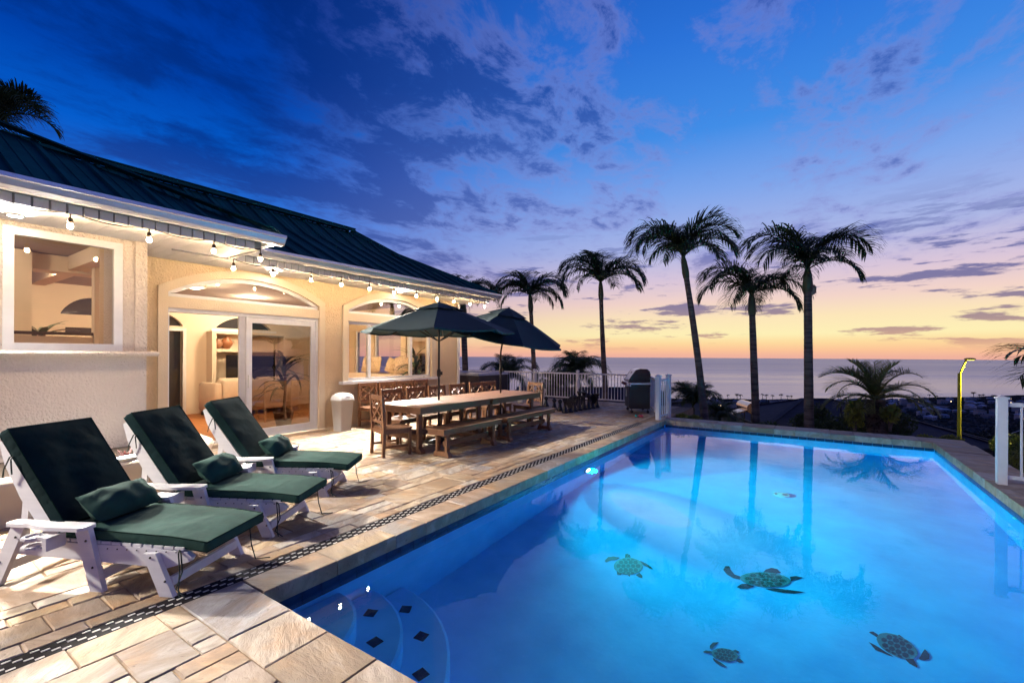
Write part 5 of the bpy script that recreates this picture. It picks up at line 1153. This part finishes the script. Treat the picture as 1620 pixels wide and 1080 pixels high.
for k, (x, tl, sz, lb) in enumerate(((-8.05,0.10,0.46,'leftmost striped cream pillow behind the window'),(-7.72,-0.1,0.46,'second striped cream pillow from the left behind the window'),(-7.05,0.28,0.42,'small tilted cream pillow behind the window'),(-6.70,-0.24,0.50,'large striped cream pillow leaning in the window'),(-6.42,0.05,0.46,'rightmost striped cream pillow behind the window'))):
    mb = MB(); pillow(mb, sz, sz, 0.16, k); o = mb.build('pillow', PIL, None, (x,7.15+0.02*k,1.02+sz/2)); o.rotation_euler = (radians(78), tl, 0); tag(o, lb, 'pillow', 'pillows on the window seat')
PLEAF = M('indoor_leaf', (0.035,0.075,0.020), 0.5, vary=0.4); POT = M('clay_pot', (0.20,0.09,0.045), 0.7)
def potted(label, loc, h, n, ln, w, seed):
    T = thing('potted_plant', label, 'plant', loc, 0, group='indoor potted plants'); r = random.Random(seed)
    mb = MB(); mb.lathe([(0.0,0),(0.13,0),(0.19,0.28),(0.20,0.32),(0.17,0.32),(0.16,0.27),(0.0,0.27)],16); mb.build('pot', POT, T)
    mb = MB(); mb.tube([(0,0,0.25),(0.03,0.02,h*0.6),(0.0,0.03,h)],[0.03,0.025,0.018],7); mb.build('stem', POT, T)
    for k in range(n):
        mb = MB(); blade(mb,(0,0,h*r.uniform(0.55,1.0)),r.uniform(0,6.28),r.uniform(0.2,1.3),ln*r.uniform(0.7,1.1),w,r.uniform(0.8,1.8),6); mb.build('leaf', PLEAF, T)
potted('dark leafy palm in a pot behind the tinted door leaf', (-6.15,3.55,0.045), 1.35, 30, 0.85, 0.055, 3)
potted('leafy plant in a pot behind the right window pane', (-5.95,7.05,0.045), 1.45, 34, 0.75, 0.07, 4)
potted('small leafy plant by the half wall in the near wing window', (-7.35,0.24,1.50), 0.38, 20, 0.50, 0.075, 6)
# ================================================================ PALMS
def frond_mesh(name, mat_, ln=1.9, el0=1.15, el1=-1.1, nl=34, ll=0.46, lw=0.034, seed=0, hang=0.55, vee=0.35, curl=1.0, nseg=16):
    r = random.Random(seed); mb = MB(); p = Vector((0,0,0)); pts = [p.copy()]; els = []
    for i in range(nseg):
        t_ = (i+0.5)/nseg; e_ = el0+(el1-el0)*t_**curl; els.append(e_); p = p+Vector((cos(e_),0,sin(e_)))*ln/nseg; pts.append(p.copy())
    mb.tube(pts, [0.022*(1-0.85*i/nseg)+0.003 for i in range(nseg+1)], 5)
    for s in (-1,1):
        for k in range(nl):
            t_ = 0.10+0.90*(k+r.uniform(-.3,.3))/nl; t_ = min(0.999,max(0.05,t_)); f = t_*nseg; i = int(f); q = pts[i].lerp(pts[i+1], f-i); e_ = els[i]
            tg = Vector((cos(e_),0,sin(e_))); nrm = Vector((-sin(e_),0,cos(e_))); sd = Vector((0,s,0))
            L_ = ll*(0.55+0.75*sin(pi*min(1,t_*0.85+0.12)))*r.uniform(0.85,1.1)*(1.0 if t_ < 0.9 else 0.75)
            fwd = 0.55+0.5*t_
            d = (tg*fwd + sd*1.0 + nrm*vee*r.uniform(0.4,1.3)).normalized(); g_ = Vector((0,0,-1))
            a = q; b = a+d*L_*0.45; d2 = (d+g_*hang*r.uniform(0.6,1.3)).normalized(); c = b+d2*L_*0.35; d3 = (d2+g_*hang*1.3).normalized(); e2 = c+d3*L_*0.25
            w = d.cross(g_); w = w.normalized() if w.length > 0.05 else Vector((1,0,0)); w = (w*0.7+tg*0.4).normalized()*lw
            mb._add([a-w*0.35,a+w*0.35,b-w*0.55,b+w*0.55,c-w*0.38,c+w*0.38,e2], [(0,1,3,2),(2,3,5,4),(4,5,6)])
    return mb.mesh(name, mat_)
FROND = leaf_mat('palm_leaf', (0.065,0.105,0.035))
FROND_DATE = leaf_mat('date_palm_leaf', (0.22,0.24,0.07))
TRUNK = None
m, t, b = newmat('palm_trunk')
n1 = tex(t, scale=1.0, sc=(2,2,16), detail=4); cr = ramp(n1.outputs[0], [(0.35,(0.055,0.042,0.034,1)),(0.65,(0.16,0.125,0.10,1))], tree=t); t.links.new(cr, b.inputs['Base Color']); b.inputs['Roughness'].default_value = 0.9; bump(t, b, n1.outputs[0], 0.6, 0.02)
TRUNK = m
SHAFT = M('palm_crownshaft', (0.060,0.075,0.030), 0.5, vary=0.3, nscale=3)
FV = [frond_mesh('frond', FROND, 2.05, 1.25, -1.15, 44, 0.66, 0.036, 1, 0.6, 0.4, 1.5), frond_mesh('frond', FROND, 2.0, 1.0, -1.35, 42, 0.66, 0.036, 2, 0.7, 0.35, 1.35), frond_mesh('frond', FROND, 1.8, 0.6, -1.40, 38, 0.60, 0.036, 3, 0.75, 0.3, 1.2), frond_mesh('frond', FROND, 1.7, 1.45, 0.0, 40, 0.58, 0.034, 4, 0.4, 0.5, 1.6), frond_mesh('frond', FROND, 1.6, 0.1, -1.45, 36, 0.54, 0.036, 5, 0.85, 0.2)]
def palm(label, base, top, r0, r1, sc, azs, bend=(0,0), shaft=0.65, group='tall palms beyond the pool', name='palm_tree', fv=FV, frel=None, fruit=False):
    """azs: list of (azimuth deg measured from +x, frond variant, scale)"""
    base, top = Vector(base), Vector(top); T = thing(name, label, 'palm tree', tuple(base), 0, group=group); h = top-base; n = 14; pts = []; rad = []
    for i in range(n+1):
        t_ = i/n; off = Vector((bend[0], bend[1], 0))*4*t_*(1-t_); pts.append(h*t_+off); rad.append(r0+(r1-r0)*t_+ (0.06*r0*4 if i == 0 else 0) + random.uniform(-0.004,0.004))
    mb = MB(); mb.tube(pts, rad, 12)
    for i in range(1, 34):
        t_ = i/34*0.98; q = h*t_+Vector((bend[0],bend[1],0))*4*t_*(1-t_); rr = r0+(r1-r0)*t_; mb.lathe([(rr*0.98,-0.012),(rr*1.05,0.0),(rr*0.98,0.012)],12,tuple(q))
    mb.build('trunk', TRUNK, T)
    if shaft:
        ax = (pts[-1]-pts[-2]).normalized(); mb = MB(); mb.tube([h, h+ax*shaft*0.25, h+ax*shaft*0.7, h+ax*shaft], [r1*1.15, r1*1.35, r1*1.1, r1*0.6], 12); mb.build('crownshaft', SHAFT, T); tip = h+ax*shaft*0.92
    else: tip = h
    rj = random.Random(label)
    azs = list(azs) + [(az+rj.uniform(14,34)*rj.choice((-1,1)), rj.choice((0,1,1,2,3)) if len(fv) > 3 else 0, s*rj.uniform(0.82,1.0)) for az, v, s in azs if rj.random() < 0.25]
    for az, v, s in azs:
        o = link('frond', fv[v], T, tuple(tip)); o.rotation_euler = (random.uniform(-0.12,0.12), random.uniform(-0.08,0.08), radians(az)); o.scale = (sc*s, sc*s, sc*s)
    if fruit:
        mb = MB(); mb.prism([(-0.03,0),(0.05,-0.04),(0.13,0.02),(0.14,0.18),(0.08,0.24),(0.0,0.18)],-0.05,0.05,'y'); mb.build('flower_sheath', M('sheath', (0.30,0.27,0.16), 0.7), T, tuple(h+Vector((0.05,0,-0.05))), YAW)
    return T
def ring(n, seed, lo=0):
    r = random.Random(seed); out = []
    for k in range(n):
        out.append((360*k/n+r.uniform(-14,14), r.choice([0,0,1,1,2,2,4]), r.uniform(0.85,1.05)))
    out += [(r.uniform(0,360), 3, r.uniform(0.8,1.0)) for _ in range(3)]
    return out
cyaw = math.degrees(YAW)      # azimuth of image right = cyaw ; image left = cyaw+180
def lat(lst, seed=0):         # (side angle: 0 = right, 180 = left, 90 = away, -90 = towards the camera)
    return [(cyaw+a, v, s) for a, v, s in lst]
def downto(p, z): return (p[0], p[1], z)
def P_(px, py, d): return tuple(at(px, py, d))
palm('slim palm second from the left, rising behind the tilted umbrella', P_(853,735,17), P_(840,492,17), 0.115, 0.075, 0.86, lat([(5,0,1),(30,1,.95),(-25,1,1),(170,0,1),(150,1,1),(195,1,1),(95,0,.8),(-80,2,.9),(120,3,.9),(60,3,.9),(200,2,.95),(-10,2,.95)]))
palm('palm between the railing post and the grill with drooping crown', P_(968,750,15.5), P_(951,474,15.5), 0.115, 0.07, 0.90, lat([(0,0,1),(25,0,.95),(-20,1,1),(15,1,1.02),(180,0,1),(158,1,1),(200,1,1.05),(100,3,1),(80,3,1),(-75,2,.8),(215,2,.9),(-35,2,1)]), bend=(-0.05,0))
palm('tall leaning palm to the right of the gate', P_(1126,790,12.5), P_(1086,440,12.5), 0.125, 0.072, 0.88, lat([(8,0,1.15),(30,0,1.0),(-18,0,1.05),(178,0,1.1),(155,0,.95),(200,1,1.15),(100,3,.9),(75,3,.9),(-60,2,.9),(-120,2,.9),(130,1,.8),(-35,1,.95)]), bend=(0.06,0.02))
palm('shorter palm in the middle overlapped by its right neighbour', P_(1200,780,13.2), P_(1190,498,13.2), 0.125, 0.085, 0.88, lat([(10,1,1),(-15,1,1.05),(35,0,.9),(180,0,1.05),(158,1,1),(200,1,1.15),(215,2,1.0),(95,3,.8),(70,3,.8),(-45,2,.95),(-100,2,.7),(140,0,.85)]))
palm('tallest straight palm at right with a pale flower sheath', P_(1281,800,12.0), P_(1278,462,12.0), 0.13, 0.092, 0.92, lat([(5,0,1.2),(22,0,1.15),(-12,0,1.1),(178,0,1.15),(160,0,1.0),(196,1,1.05),(110,3,1.1),(80,3,.9),(-50,2,.85),(-125,2,.9),(45,0,.85),(135,0,.85)]), fruit=True)
palm('dark palm at the left end, mostly hidden by the roof and the near umbrella', P_(741,720,18), P_(733,500,18), 0.15, 0.11, 0.86, lat([(0,0,1),(25,0,1),(-20,1,1),(180,0,1),(150,1,1),(200,1,1),(95,3,1),(-80,2,.9),(60,1,.9)]))
palm('palm crown rising behind the near roof ridge', P_(-40,330,17), P_(-22,232,17), 0.16, 0.12, 1.35, lat([(0,0,1),(20,3,1),(-14,0,1.05),(10,3,1.0),(-25,1,1),(180,0,1),(150,1,1),(100,3,1.1),(75,3,1.0),(-60,1,.9),(45,0,.9)]))
# young palms below the railing
palm('bushy dark palm just behind the left part of the railing', P_(803,690,19.5), P_(803,607,19.5), 0.09, 0.07, 0.82, ring(15, 3), shaft=0.25, group='low palms below the deck')
palm('bushy dark palm behind the railing post, right of the tilted umbrella', P_(912,690,19.0), P_(912,602,19.0), 0.09, 0.07, 0.86, ring(15, 4), shaft=0.25, group='low palms below the deck')
palm('low dark palm behind the railing beside the chess pieces', P_(880,700,18.0), P_(880,622,18.0), 0.09, 0.07, 0.62, ring(13, 6), shaft=0.2, group='low palms below the deck')
palm('dark bushy palm left of the leaning trunk beyond the gate', P_(1096,740,14.5), P_(1096,650,14.5), 0.08, 0.06, 0.62, [(a, random.choice([3,3,0,0,1]), s) for a, v, s in ring(14, 8)], shaft=0.15, group='low palms below the deck')
palm('small dark palm right of the leaning trunk, behind the coping', P_(1135,760,15.5), P_(1138,668,15.5), 0.08, 0.06, 0.50, ring(12, 9), shaft=0.15, group='low palms below the deck')
# pygmy date palm
DV = [frond_mesh('frond', FROND_DATE, 1.55, 1.25, -0.55, 48, 0.34, 0.018, 21, 0.15, 0.5, 1.4), frond_mesh('frond', FROND_DATE, 1.5, 0.85, -0.95, 48, 0.34, 0.018, 22, 0.2, 0.4, 1.5), frond_mesh('frond', FROND_DATE, 1.35, 0.45, -1.1, 44, 0.32, 0.018, 23, 0.25, 0.3, 1.3), frond_mesh('frond', FROND_DATE, 1.2, 1.5, 0.5, 42, 0.30, 0.018, 24, 0.1, 0.5)]
base = P_(1386,770,11.5); top_ = P_(1385,632,11.5)
T = palm('feathery date palm with shaggy trunk beside the street lamp', base, top_, 0.17, 0.20, 1.0, lat([(2,0,1),(18,0,1),(-15,1,1),(35,0,.95),(178,1,1),(160,0,1),(198,1,1.05),(145,0,.95),(60,3,1),(90,3,1),(120,3,1),(75,0,.9),(105,0,.9),(-70,1,.8),(-110,1,.8),(-35,2,1),(215,2,1),(-50,2,.9),(230,2,.8),(-5,2,.95),(185,2,.9)]), shaft=0, fv=DV, group=None, name='date_palm')
mb = MB(); r = random.Random(31)
BOOT = M('old_leaf_bases', (0.055,0.035,0.022), 0.95, vary=0.5, nscale=8)
for k in range(420):
    zz_ = r.uniform(0.0, 1.0); a = r.uniform(0, 6.28); H_ = top_[2]-base[2]
    blade(mb, (0.14*cos(a), 0.14*sin(a), H_*(0.35+0.65*zz_)), a, r.uniform(-0.2,0.9), r.uniform(0.14,0.30), 0.035, r.uniform(0.3,1.6), 3)
o = mb.build('leaf_bases', BOOT, T); o['kind'] = 'stuff'
# frond tips of a palm just outside the right edge
RV = [frond_mesh('frond', FROND, 1.5, 0.7, -1.0, 18, 0.75, 0.045, 41, 0.35, 0.15), frond_mesh('frond', FROND, 1.5, 1.1, -0.6, 18, 0.75, 0.045, 42, 0.3, 0.2)]
palm('palm at the right edge with long leaflets reaching into view', P_(1700,900,8.2), P_(1706,610,8.2), 0.12, 0.09, 0.78, lat([(176,0,1),(160,1,1),(196,0,1),(205,1,.9),(-10,0,1),(20,1,1),(95,1,1),(-80,0,.8)]), shaft=0.3, fv=RV, group=None)

# ================================================================ SHRUBS AND TREES
def leafcloud(mb, n, rad, c=(0,0,0), ls=0.05, seed=0, shell=0.55, lump=0.18):
    r = random.Random(seed); lobes = [(Vector((r.gauss(0,1),r.gauss(0,1),r.gauss(0.2,0.8))).normalized(), r.uniform(0.3,1)) for _ in range(9)]
    for _ in range(n):
        d = Vector((r.gauss(0,1),r.gauss(0,1),r.gauss(0,1))).normalized(); k = 1-shell*r.random()**2
        k *= 1+lump*(max(l[0].dot(d)**7*l[1] for l in lobes)*2-0.8)
        p = Vector((c[0]+d.x*rad[0]*k, c[1]+d.y*rad[1]*k, c[2]+d.z*rad[2]*k))
        a = Vector((r.gauss(0,1),r.gauss(0,1),r.gauss(0,1))).normalized(); u = (d*0.4+a).normalized(); v = u.cross(Vector((r.gauss(0,1),r.gauss(0,1),r.gauss(0,1)))).normalized(); s = ls*r.uniform(0.6,1.3)
        mb._add([p-u*s, p-v*s*0.45, p+u*s, p+v*s*0.45], [(0,1,2,3)])
SHR = leaf_mat('shrub_leaf', (0.055,0.085,0.025), nscale=1.2); SHR_Y = leaf_mat('yellow_green_shrub_leaf', (0.20,0.22,0.04), nscale=1.5); TREE = M('dark_tree_leaf', (0.020,0.030,0.014), 0.8, vary=0.5, nscale=0.6)
def shrub(label, px, py, d, rx, rz_, mat_=SHR, n=1500, ls=0.055, seed=0):
    c = at(px, py, d); gz = c.z-rz_*1.4
    T = thing('shrub', label, 'shrub', (c.x, c.y, gz), 0, group='clipped shrubs behind the far coping'); r = random.Random(seed)
    mb = MB()
    for k in range(7): a = r.uniform(0,6.28); mb.tube([(0,0,-0.1),(cos(a)*rx*0.25,sin(a)*rx*0.25,rz_*0.7),(cos(a)*rx*0.6,sin(a)*rx*0.6,rz_*1.5)],[0.03,0.02,0.008],5)
    mb.build('stem', TRUNK, T); mb = MB(); leafcloud(mb, n, (rx,rx,rz_), (0,0,rz_*1.4), ls, seed); mb.build('foliage', mat_, T)
shrub('rounded clipped shrub between the middle trunk and the tallest trunk', 1212,677,12.6,0.45,0.16,SHR,900,0.045,1)
shrub('tall clipped shrub just left of the tallest palm trunk', 1272,672,13.0,0.34,0.40,SHR,1300,0.045,2)
shrub('tall clipped shrub just right of the tallest palm trunk', 1296,662,13.2,0.30,0.42,SHR,1300,0.045,3)
shrub('dome shaped shrub right of the tallest palm', 1303,684,12.2,0.55,0.36,SHR,1500,0.045,4)
shrub('dark dome shrub left of the date palm', 1345,676,12.0,0.50,0.36,SHR,1500,0.045,5)
shrub('dark round shrub just right of the date palm trunk', 1415,672,11.9,0.46,0.42,SHR,1500,0.045,6)
shrub('bright yellow-green shrub peeking over the coping right of the date palm', 1466,696,11.2,0.24,0.14,SHR_Y,700,0.035,7)
shrub('bright yellow-green shrub left of the street lamp base', 1503,696,11.6,0.24,0.14,SHR_Y,700,0.035,8)
shrub('yellow-green shrub left of the leaning palm foot', 1080,660,11.8,0.20,0.11,SHR_Y,500,0.035,9)
shrub('yellow-green shrub by the gate, right one of the pair', 1098,662,11.8,0.20,0.10,SHR_Y,500,0.035,10)
shrub('golden shrub beyond the right railing', 1615,735,12.5,0.42,0.42,SHR_Y,1300,0.045,11)
shrub('dark green shrub beyond the right railing post', 1598,705,14.5,0.5,0.45,SHR,1300,0.05,12)
shrub('leafy yellow-green plant at the foot of the date palm, left', 1352,655,11.0,0.20,0.36,SHR_Y,260,0.085,13)
shrub('leafy yellow-green plant at the foot of the date palm, right', 1408,655,11.0,0.20,0.22,SHR_Y,170,0.085,14)
def tree(label, px, py, d, rx, rz_, seed, n=2600, ls=0.35):
    c = at(px, py, d); gz = hill_at(c.x, c.y)-1.0; T = thing('tree', label, 'tree', (c.x,c.y,gz), 0, group='dark trees on the slope'); hh = c.z-gz; r = random.Random(seed)
    mb = MB(); mb.tube([(0,0,0),(0.2,0,hh*0.5),(0,0.2,hh)],[rx*0.08,rx*0.06,rx*0.03],7)
    for k in range(5): a = r.uniform(0,6.28); mb.tube([(0,0,hh*0.6),(cos(a)*rx*0.3,sin(a)*rx*0.3,hh*0.85),(cos(a)*rx*0.6,sin(a)*rx*0.6,hh)],[rx*0.04,rx*0.03,rx*0.015],5)
    mb.build('trunk', TRUNK, T); mb = MB(); leafcloud(mb, n, (rx,rx,rz_), (0,0,hh), ls, seed, 0.6, 0.3); mb.build('crown', TREE, T)
TL = [(1478,722,60,4.2,2.2,'broad dark tree just left of the street lamp, below the far roof'),(1535,708,75,5.0,2.4,'broad dark tree immediately right of the street lamp'),(1570,706,85,4.6,2.6,'dark tree left of the right railing post'),(1612,694,95,6.0,3.0,'dark tree behind the right railing bars, upper'),(1500,690,110,6.5,2.4,'far dark tree above the street lamp base'),(1585,745,45,3.4,2.0,'dark tree low beside the right railing post'),(1455,690,120,5.5,2.0,'distant dark tree right of the date palm'),(1555,735,52,3.8,2.2,'dark tree below the second yellow pole'),(1625,728,60,4.4,2.6,'dark tree behind the right railing bars, lower')]
for k, (px, py, d, rx, rz_, lb) in enumerate(TL): tree(lb, px, py, d, rx, rz_, 60+k)

# ================================================================ NEIGHBOURS' ROOFS
RSH = M('dark_shingle_roof', (0.022,0.022,0.030), 0.9, vary=0.35, nscale=3, bmp=0.4, bscale=14, bdist=0.03); RSH2 = M('brown_shingle_roof', (0.050,0.038,0.040), 0.9, vary=0.3, nscale=3, bmp=0.4, bscale=14, bdist=0.03)
NWALL = M('dusk_wall', (0.16,0.13,0.11), 0.9, vary=0.1)
def hip_house(label, c, rz, lx, ly, zr, ridge, pitch=0.42, mat_=RSH, gz=None, wall_h=2.6):
    """c = centre of ridge (x,y), zr = ridge height; lx,ly = eave half sizes; ridge = half ridge length along x"""
    T = thing('neighbour_house', label, 'house', (c[0], c[1], 0), rz, group='neighbouring houses down the slope'); ze = zr-pitch*ly
    mb = MB(); A = [(-lx,-ly,ze),(lx,-ly,ze),(lx,ly,ze),(-lx,ly,ze)]; mb._add(A+[(-ridge,0,zr),(ridge,0,zr)], [(0,1,5,4),(1,2,5),(2,3,4,5),(3,0,4)])
    mb._add(A+[(x,y,z-0.15) for x,y,z in A], [(0,1,5,4),(1,2,6,5),(2,3,7,6),(3,0,4,7),(4,5,6,7)]); rf = mb.build('roof', mat_, T)
    mb = MB(); mb.bar((-ridge,0,zr+0.02),(ridge,0,zr+0.02),0.25,0.05)
    for sx_ in (-1,1):
        for sy_ in (-1,1): mb.bar((sx_*ridge,0,zr+0.02),(sx_*lx,sy_*ly,ze+0.03),0.25,0.05)
    mb.build('ridge_tiles', mat_, rf)
    mb = MB(); mb.box(-lx+0.5,lx-0.5,-ly+0.5,ly-0.5,ze-wall_h-1.5,ze-0.16); mb.build('wall', NWALL, T)
    for k in range(4):
        x = -lx*0.7+lx*1.4*k/3; mb = MB(); mb.box(x-0.5,x+0.5,-ly+0.44,-ly+0.499,ze-1.9,ze-0.8); w = mb.build('window', NIGHTGLASS, T); mb = MB(); mb.box(x-0.56,x+0.56,-ly+0.42,-ly+0.439,ze-1.96,ze-1.9); mb.build('sill', WHITE_TRIM, w)
    mb = MB(); mb.tube([(ridge*0.4,-ly*0.35,zr-pitch*ly*0.35-0.1),(ridge*0.4,-ly*0.35,zr-pitch*ly*0.35+0.45)],0.05,8); mb.build('vent_pipe', BLACK, rf)
    return T
p = at(1291,631,27); hip_house('wide dark hip roofed house behind the palms', (p.x,p.y), YAW-0.06, 6.4, 5.0, p.z, 0.8, 0.36)
p = at(1392,654,24); hip_house('brown roofed house right of the date palm', (p.x,p.y), YAW+0.15, 3.5, 3.2, p.z, 0.6, 0.40, RSH2)
p = at(1075,636,22); hip_house('dark roofed house beyond the gate', (p.x,p.y), YAW+0.5, 3.2, 3.6, p.z, 1.2, 0.42)
p = at(930,613,30); hip_house('dark roofed house seen between the railing bars', (p.x,p.y), YAW, 5.5, 4.0, p.z, 4.6, 0.5)
# solar water heater on the wide roof
p = at(1183,643,24.5); T = thing('solar_water_heater', 'sun-gilt solar water heater tank on the wide dark roof', 'water heater', tuple(p), YAW-0.15)
GOLD_LIT = M('gold_lit_tank', (0.75,0.55,0.30), 0.22, metal=0.9)  # golden sunset light painted into the colour of tank and collector
mb = MB(); mb.tube([(-0.05,-0.9,0),(0.0,0.9,0)],0.30,18); mb.build('tank', GOLD_LIT, T)
mb = MB(); mb.bar((-0.25,-0.3,-0.12),(-1.55,-0.3,-0.52),0.9,0.07); mb.build('collector', GOLD_LIT, T)
mb = MB(); mb.bar((0,-0.5,-0.25),(0,-0.5,-0.8),0.05,0.05); mb.bar((0,0.5,-0.25),(0,0.5,-0.8),0.05,0.05); mb.build('bracket', BLACK, T)

# ================================================================ STREET LAMPS
YEL = M('yellow_painted_pole', (0.90,0.80,0.015), 0.4, vary=0.1)
p = at(1517,760,17); tp = at(1517,590,17)
T = thing('street_lamp', 'tall yellow street lamp standing behind the pool corner', 'street lamp', tuple(p), YAW); h = tp.z-p.z
mb = MB(); mb.tube([(0,0,0),(0,0,h)],[0.066,0.052],12); mb.build('pole', YEL, T)
mb = MB(); mb.bar((0.0,0,h-0.08),(0.26,0,h+0.50),0.045,0.05); mb.build('arm', YEL, T)
mb = MB(); loft(mb, [(rrect(0.15,0.06,0.03),0.0),(rrect(0.19,0.075,0.04),0.025),(rrect(0.16,0.06,0.04),0.065),(rrect(0.08,0.03,0.02),0.08)]); mb.build('lamp_head', YEL, T, (0.40,0,h+0.50))
mb = MB(); mb.box(-0.12,0.12,-0.045,0.045,-0.012,-0.002); mb.build('lens', emat('sodium_lens', (1.0,0.82,0.10), 6.0), T, (0.40,0,h+0.50))
sl2 = bpy.data.lights.new('street_lamp_light', 'SPOT'); sl2.energy = 1500; sl2.color = (1.0,0.85,0.12); sl2.spot_size = radians(120); sl2.spot_blend = 0.6; sl2.shadow_soft_size = 0.08
so2 = bpy.data.objects.new('street_lamp_light', sl2); COL.objects.link(so2); q_ = p + RT*0.62 + Vector((0,0,h+0.45)) - FW*0.15; so2.location = q_; so2.rotation_euler = Vector((-RT.x*0.45+FW.x*0.1,-RT.y*0.45+FW.y*0.1,-1)).to_track_quat('-Z','Y').to_euler()
p = at(1577,760,21); tp = at(1577,678,21); T = thing('street_pole', 'short thin yellow pole beside the right railing post', 'pole', tuple(p), YAW)
mb = MB(); mb.tube([(0,0,0),(0,0,tp.z-p.z)],[0.085,0.08],10); mb.build('pole', YEL, T); mb = MB(); mb.bar((-0.11,0,0),(-0.11,0,tp.z-p.z+0.1),0.07,0.07); mb.build('sleeve', BLACK, T)
GALV = M('galvanised_steel', (0.40,0.41,0.42), 0.4, metal=0.7)
for px, py, d, fl, lb in ((1512,716,60,-1,'thin grey street lamp with long arm left of the yellow lamp'),(1592,700,70,1,'thin grey street lamp with long arm behind the right railing')):
    p = at(px, py, d); T = thing('street_lamp', lb, 'street lamp', (p.x,p.y,p.z-5), YAW, group='thin grey street lamps')
    mb = MB(); mb.tube([(0,0,0),(0,0,5.6)],[0.09,0.06],8); mb.build('pole', GALV, T)
    mb = MB(); mb.tube([(0,0,5.5),(fl*0.9,0,6.5),(fl*2.2,0,6.95)],0.045,6); mb.build('arm', GALV, T); mb = MB(); mb.sphere((fl*2.5,0,6.95),0.12,8,5,(2.4,1,0.6)); mb.build('lamp_head', GALV, T)

# ================================================================ SHORELINE TOWN
rnd = random.Random(12)
HW = [M('town_wall_%d' % i, c, 0.9, vary=0.1) for i, c in enumerate(((0.30,0.29,0.30),(0.22,0.20,0.20),(0.36,0.33,0.30)))]; HR = [M('town_roof_%d' % i, c, 0.8, vary=0.2) for i, c in enumerate(((0.24,0.26,0.30),(0.10,0.09,0.10),(0.18,0.14,0.13),(0.42,0.44,0.48)))]
LIT = emat('lit_town_window', (1.0,0.72,0.38), 9.0)
def town_mesh(k):
    mb = MB(); lx, ly, h = (6,4,3.2) if k != 1 else (8,5,3.2)
    if k == 2: lx, ly, h = 5, 5, 6
    mb.box(-lx,lx,-ly,ly,-3,h); rf = MB(); rf._add([(-lx-.6,-ly-.6,h),(lx+.6,-ly-.6,h),(lx+.6,ly+.6,h),(-lx-.6,ly+.6,h),(-lx*0.5,0,h+2),(lx*0.5,0,h+2)], [(0,1,5,4),(1,2,5),(2,3,4,5),(3,0,4),(0,3,2,1)])
    wn = MB()
    for x in (-0.5,0.1): wn.box(lx*x,lx*x+1.3,-ly-0.06,-ly-0.01,0.8,2.1)
    return mb, rf, wn
TM = []
for k in range(3):
    a, b_, c_ = town_mesh(k); TM.append((a.mesh('wall', HW[k]), [b_.mesh('roof', HR[q]) for q in range(4)], c_.mesh('window', LIT), c_.mesh('window', NIGHTGLASS)))
cnt = 0; sides = []
while cnt < 150:
    d = 330+285*rnd.random()**0.8; px = rnd.uniform(1060, 1640) if cnt % 4 else rnd.uniform(1330,1640)
    q = at(px, 600, d); z = hill_at(q.x, q.y)
    if any((q.x-s[0])**2+(q.y-s[1])**2 < 11**2 for s in sides): continue
    sides.append((q.x,q.y)); k = rnd.randrange(3)
    T = thing('town_house', 'tiny pale house among the dark trees of the shoreline town', 'house', (q.x,q.y,z+0.3), YAW+rnd.uniform(-0.8,0.8), group='houses of the shoreline town'); s = rnd.uniform(0.45,0.7); T.scale = (s,s,s)
    link('wall', TM[k][0], T); link('roof', TM[k][1][rnd.randrange(4)], T); link('window', TM[k][2] if rnd.random() < 0.3 else TM[k][3], T); cnt += 1
mb = MB(); r = random.Random(77)
def clump(mb, c, s):
    vs = []; n, m_ = 6, 4
    for i in range(m_+1):
        t_ = pi*i/m_
        for k in range(n):
            j = s*r.uniform(0.75,1.2); vs.append((c[0]+j*sin(t_)*cos(2*pi*k/n+i), c[1]+j*sin(t_)*sin(2*pi*k/n+i), c[2]+0.75*j*cos(t_)))
    mb._add(vs, [(i*n+k,(i+1)*n+k,(i+1)*n+(k+1)%n,i*n+(k+1)%n) for i in range(m_) for k in range(n)])
for k in range(2000):
    d = 130*(615/130)**(r.random()**0.8); px = r.uniform(1040, 1660); q = at(px, 600, d)
    if any((q.x-s[0])**2+(q.y-s[1])**2 < 7.5**2 for s in sides): continue
    clump(mb, (q.x,q.y,hill_at(q.x,q.y)+r.uniform(-0.4,0.5)), r.uniform(1.2,2.8))
o = mb.build('town_trees', M('town_tree_mass', (0.050,0.050,0.044), 1.0, vary=0.5, nscale=0.25)); tag(o, 'dark mass of trees filling the shoreline town', 'trees', kind='stuff')
# little palms along the beach
pm = MB(); pm.tube([(0,0,0),(0.3,0,4),(0.2,0,8.5)],[0.35,0.28,0.22],5); PMT = pm.mesh('trunk', TREE)
pm = MB(); r2 = random.Random(4)
for k in range(11): blade(pm, (0.2,0,8.5), k*0.57+r2.uniform(-.2,.2), r2.uniform(0.2,1.0), r2.uniform(3.0,3.8), 1.0, r2.uniform(1.2,2.2), 4)
PMC = pm.mesh('crown', TREE)
for px in (1128,1140,1152,1166,1172,1206,1213,1222,1236,1246,1252,1330,1338,1400,1412,1446,1470,1482,1540,1550,1556,1572,1610):
    d = rnd.uniform(540,615); q = at(px, 600, d); T = thing('beach_palm', 'tiny palm silhouette along the distant beach', 'palm tree', (q.x,q.y,hill_at(q.x,q.y)), rnd.uniform(0,6), group='tiny palms along the distant beach'); s = rnd.uniform(0.75,1.2); T.scale = (s,s,s)
    link('trunk', PMT, T); link('crown', PMC, T)
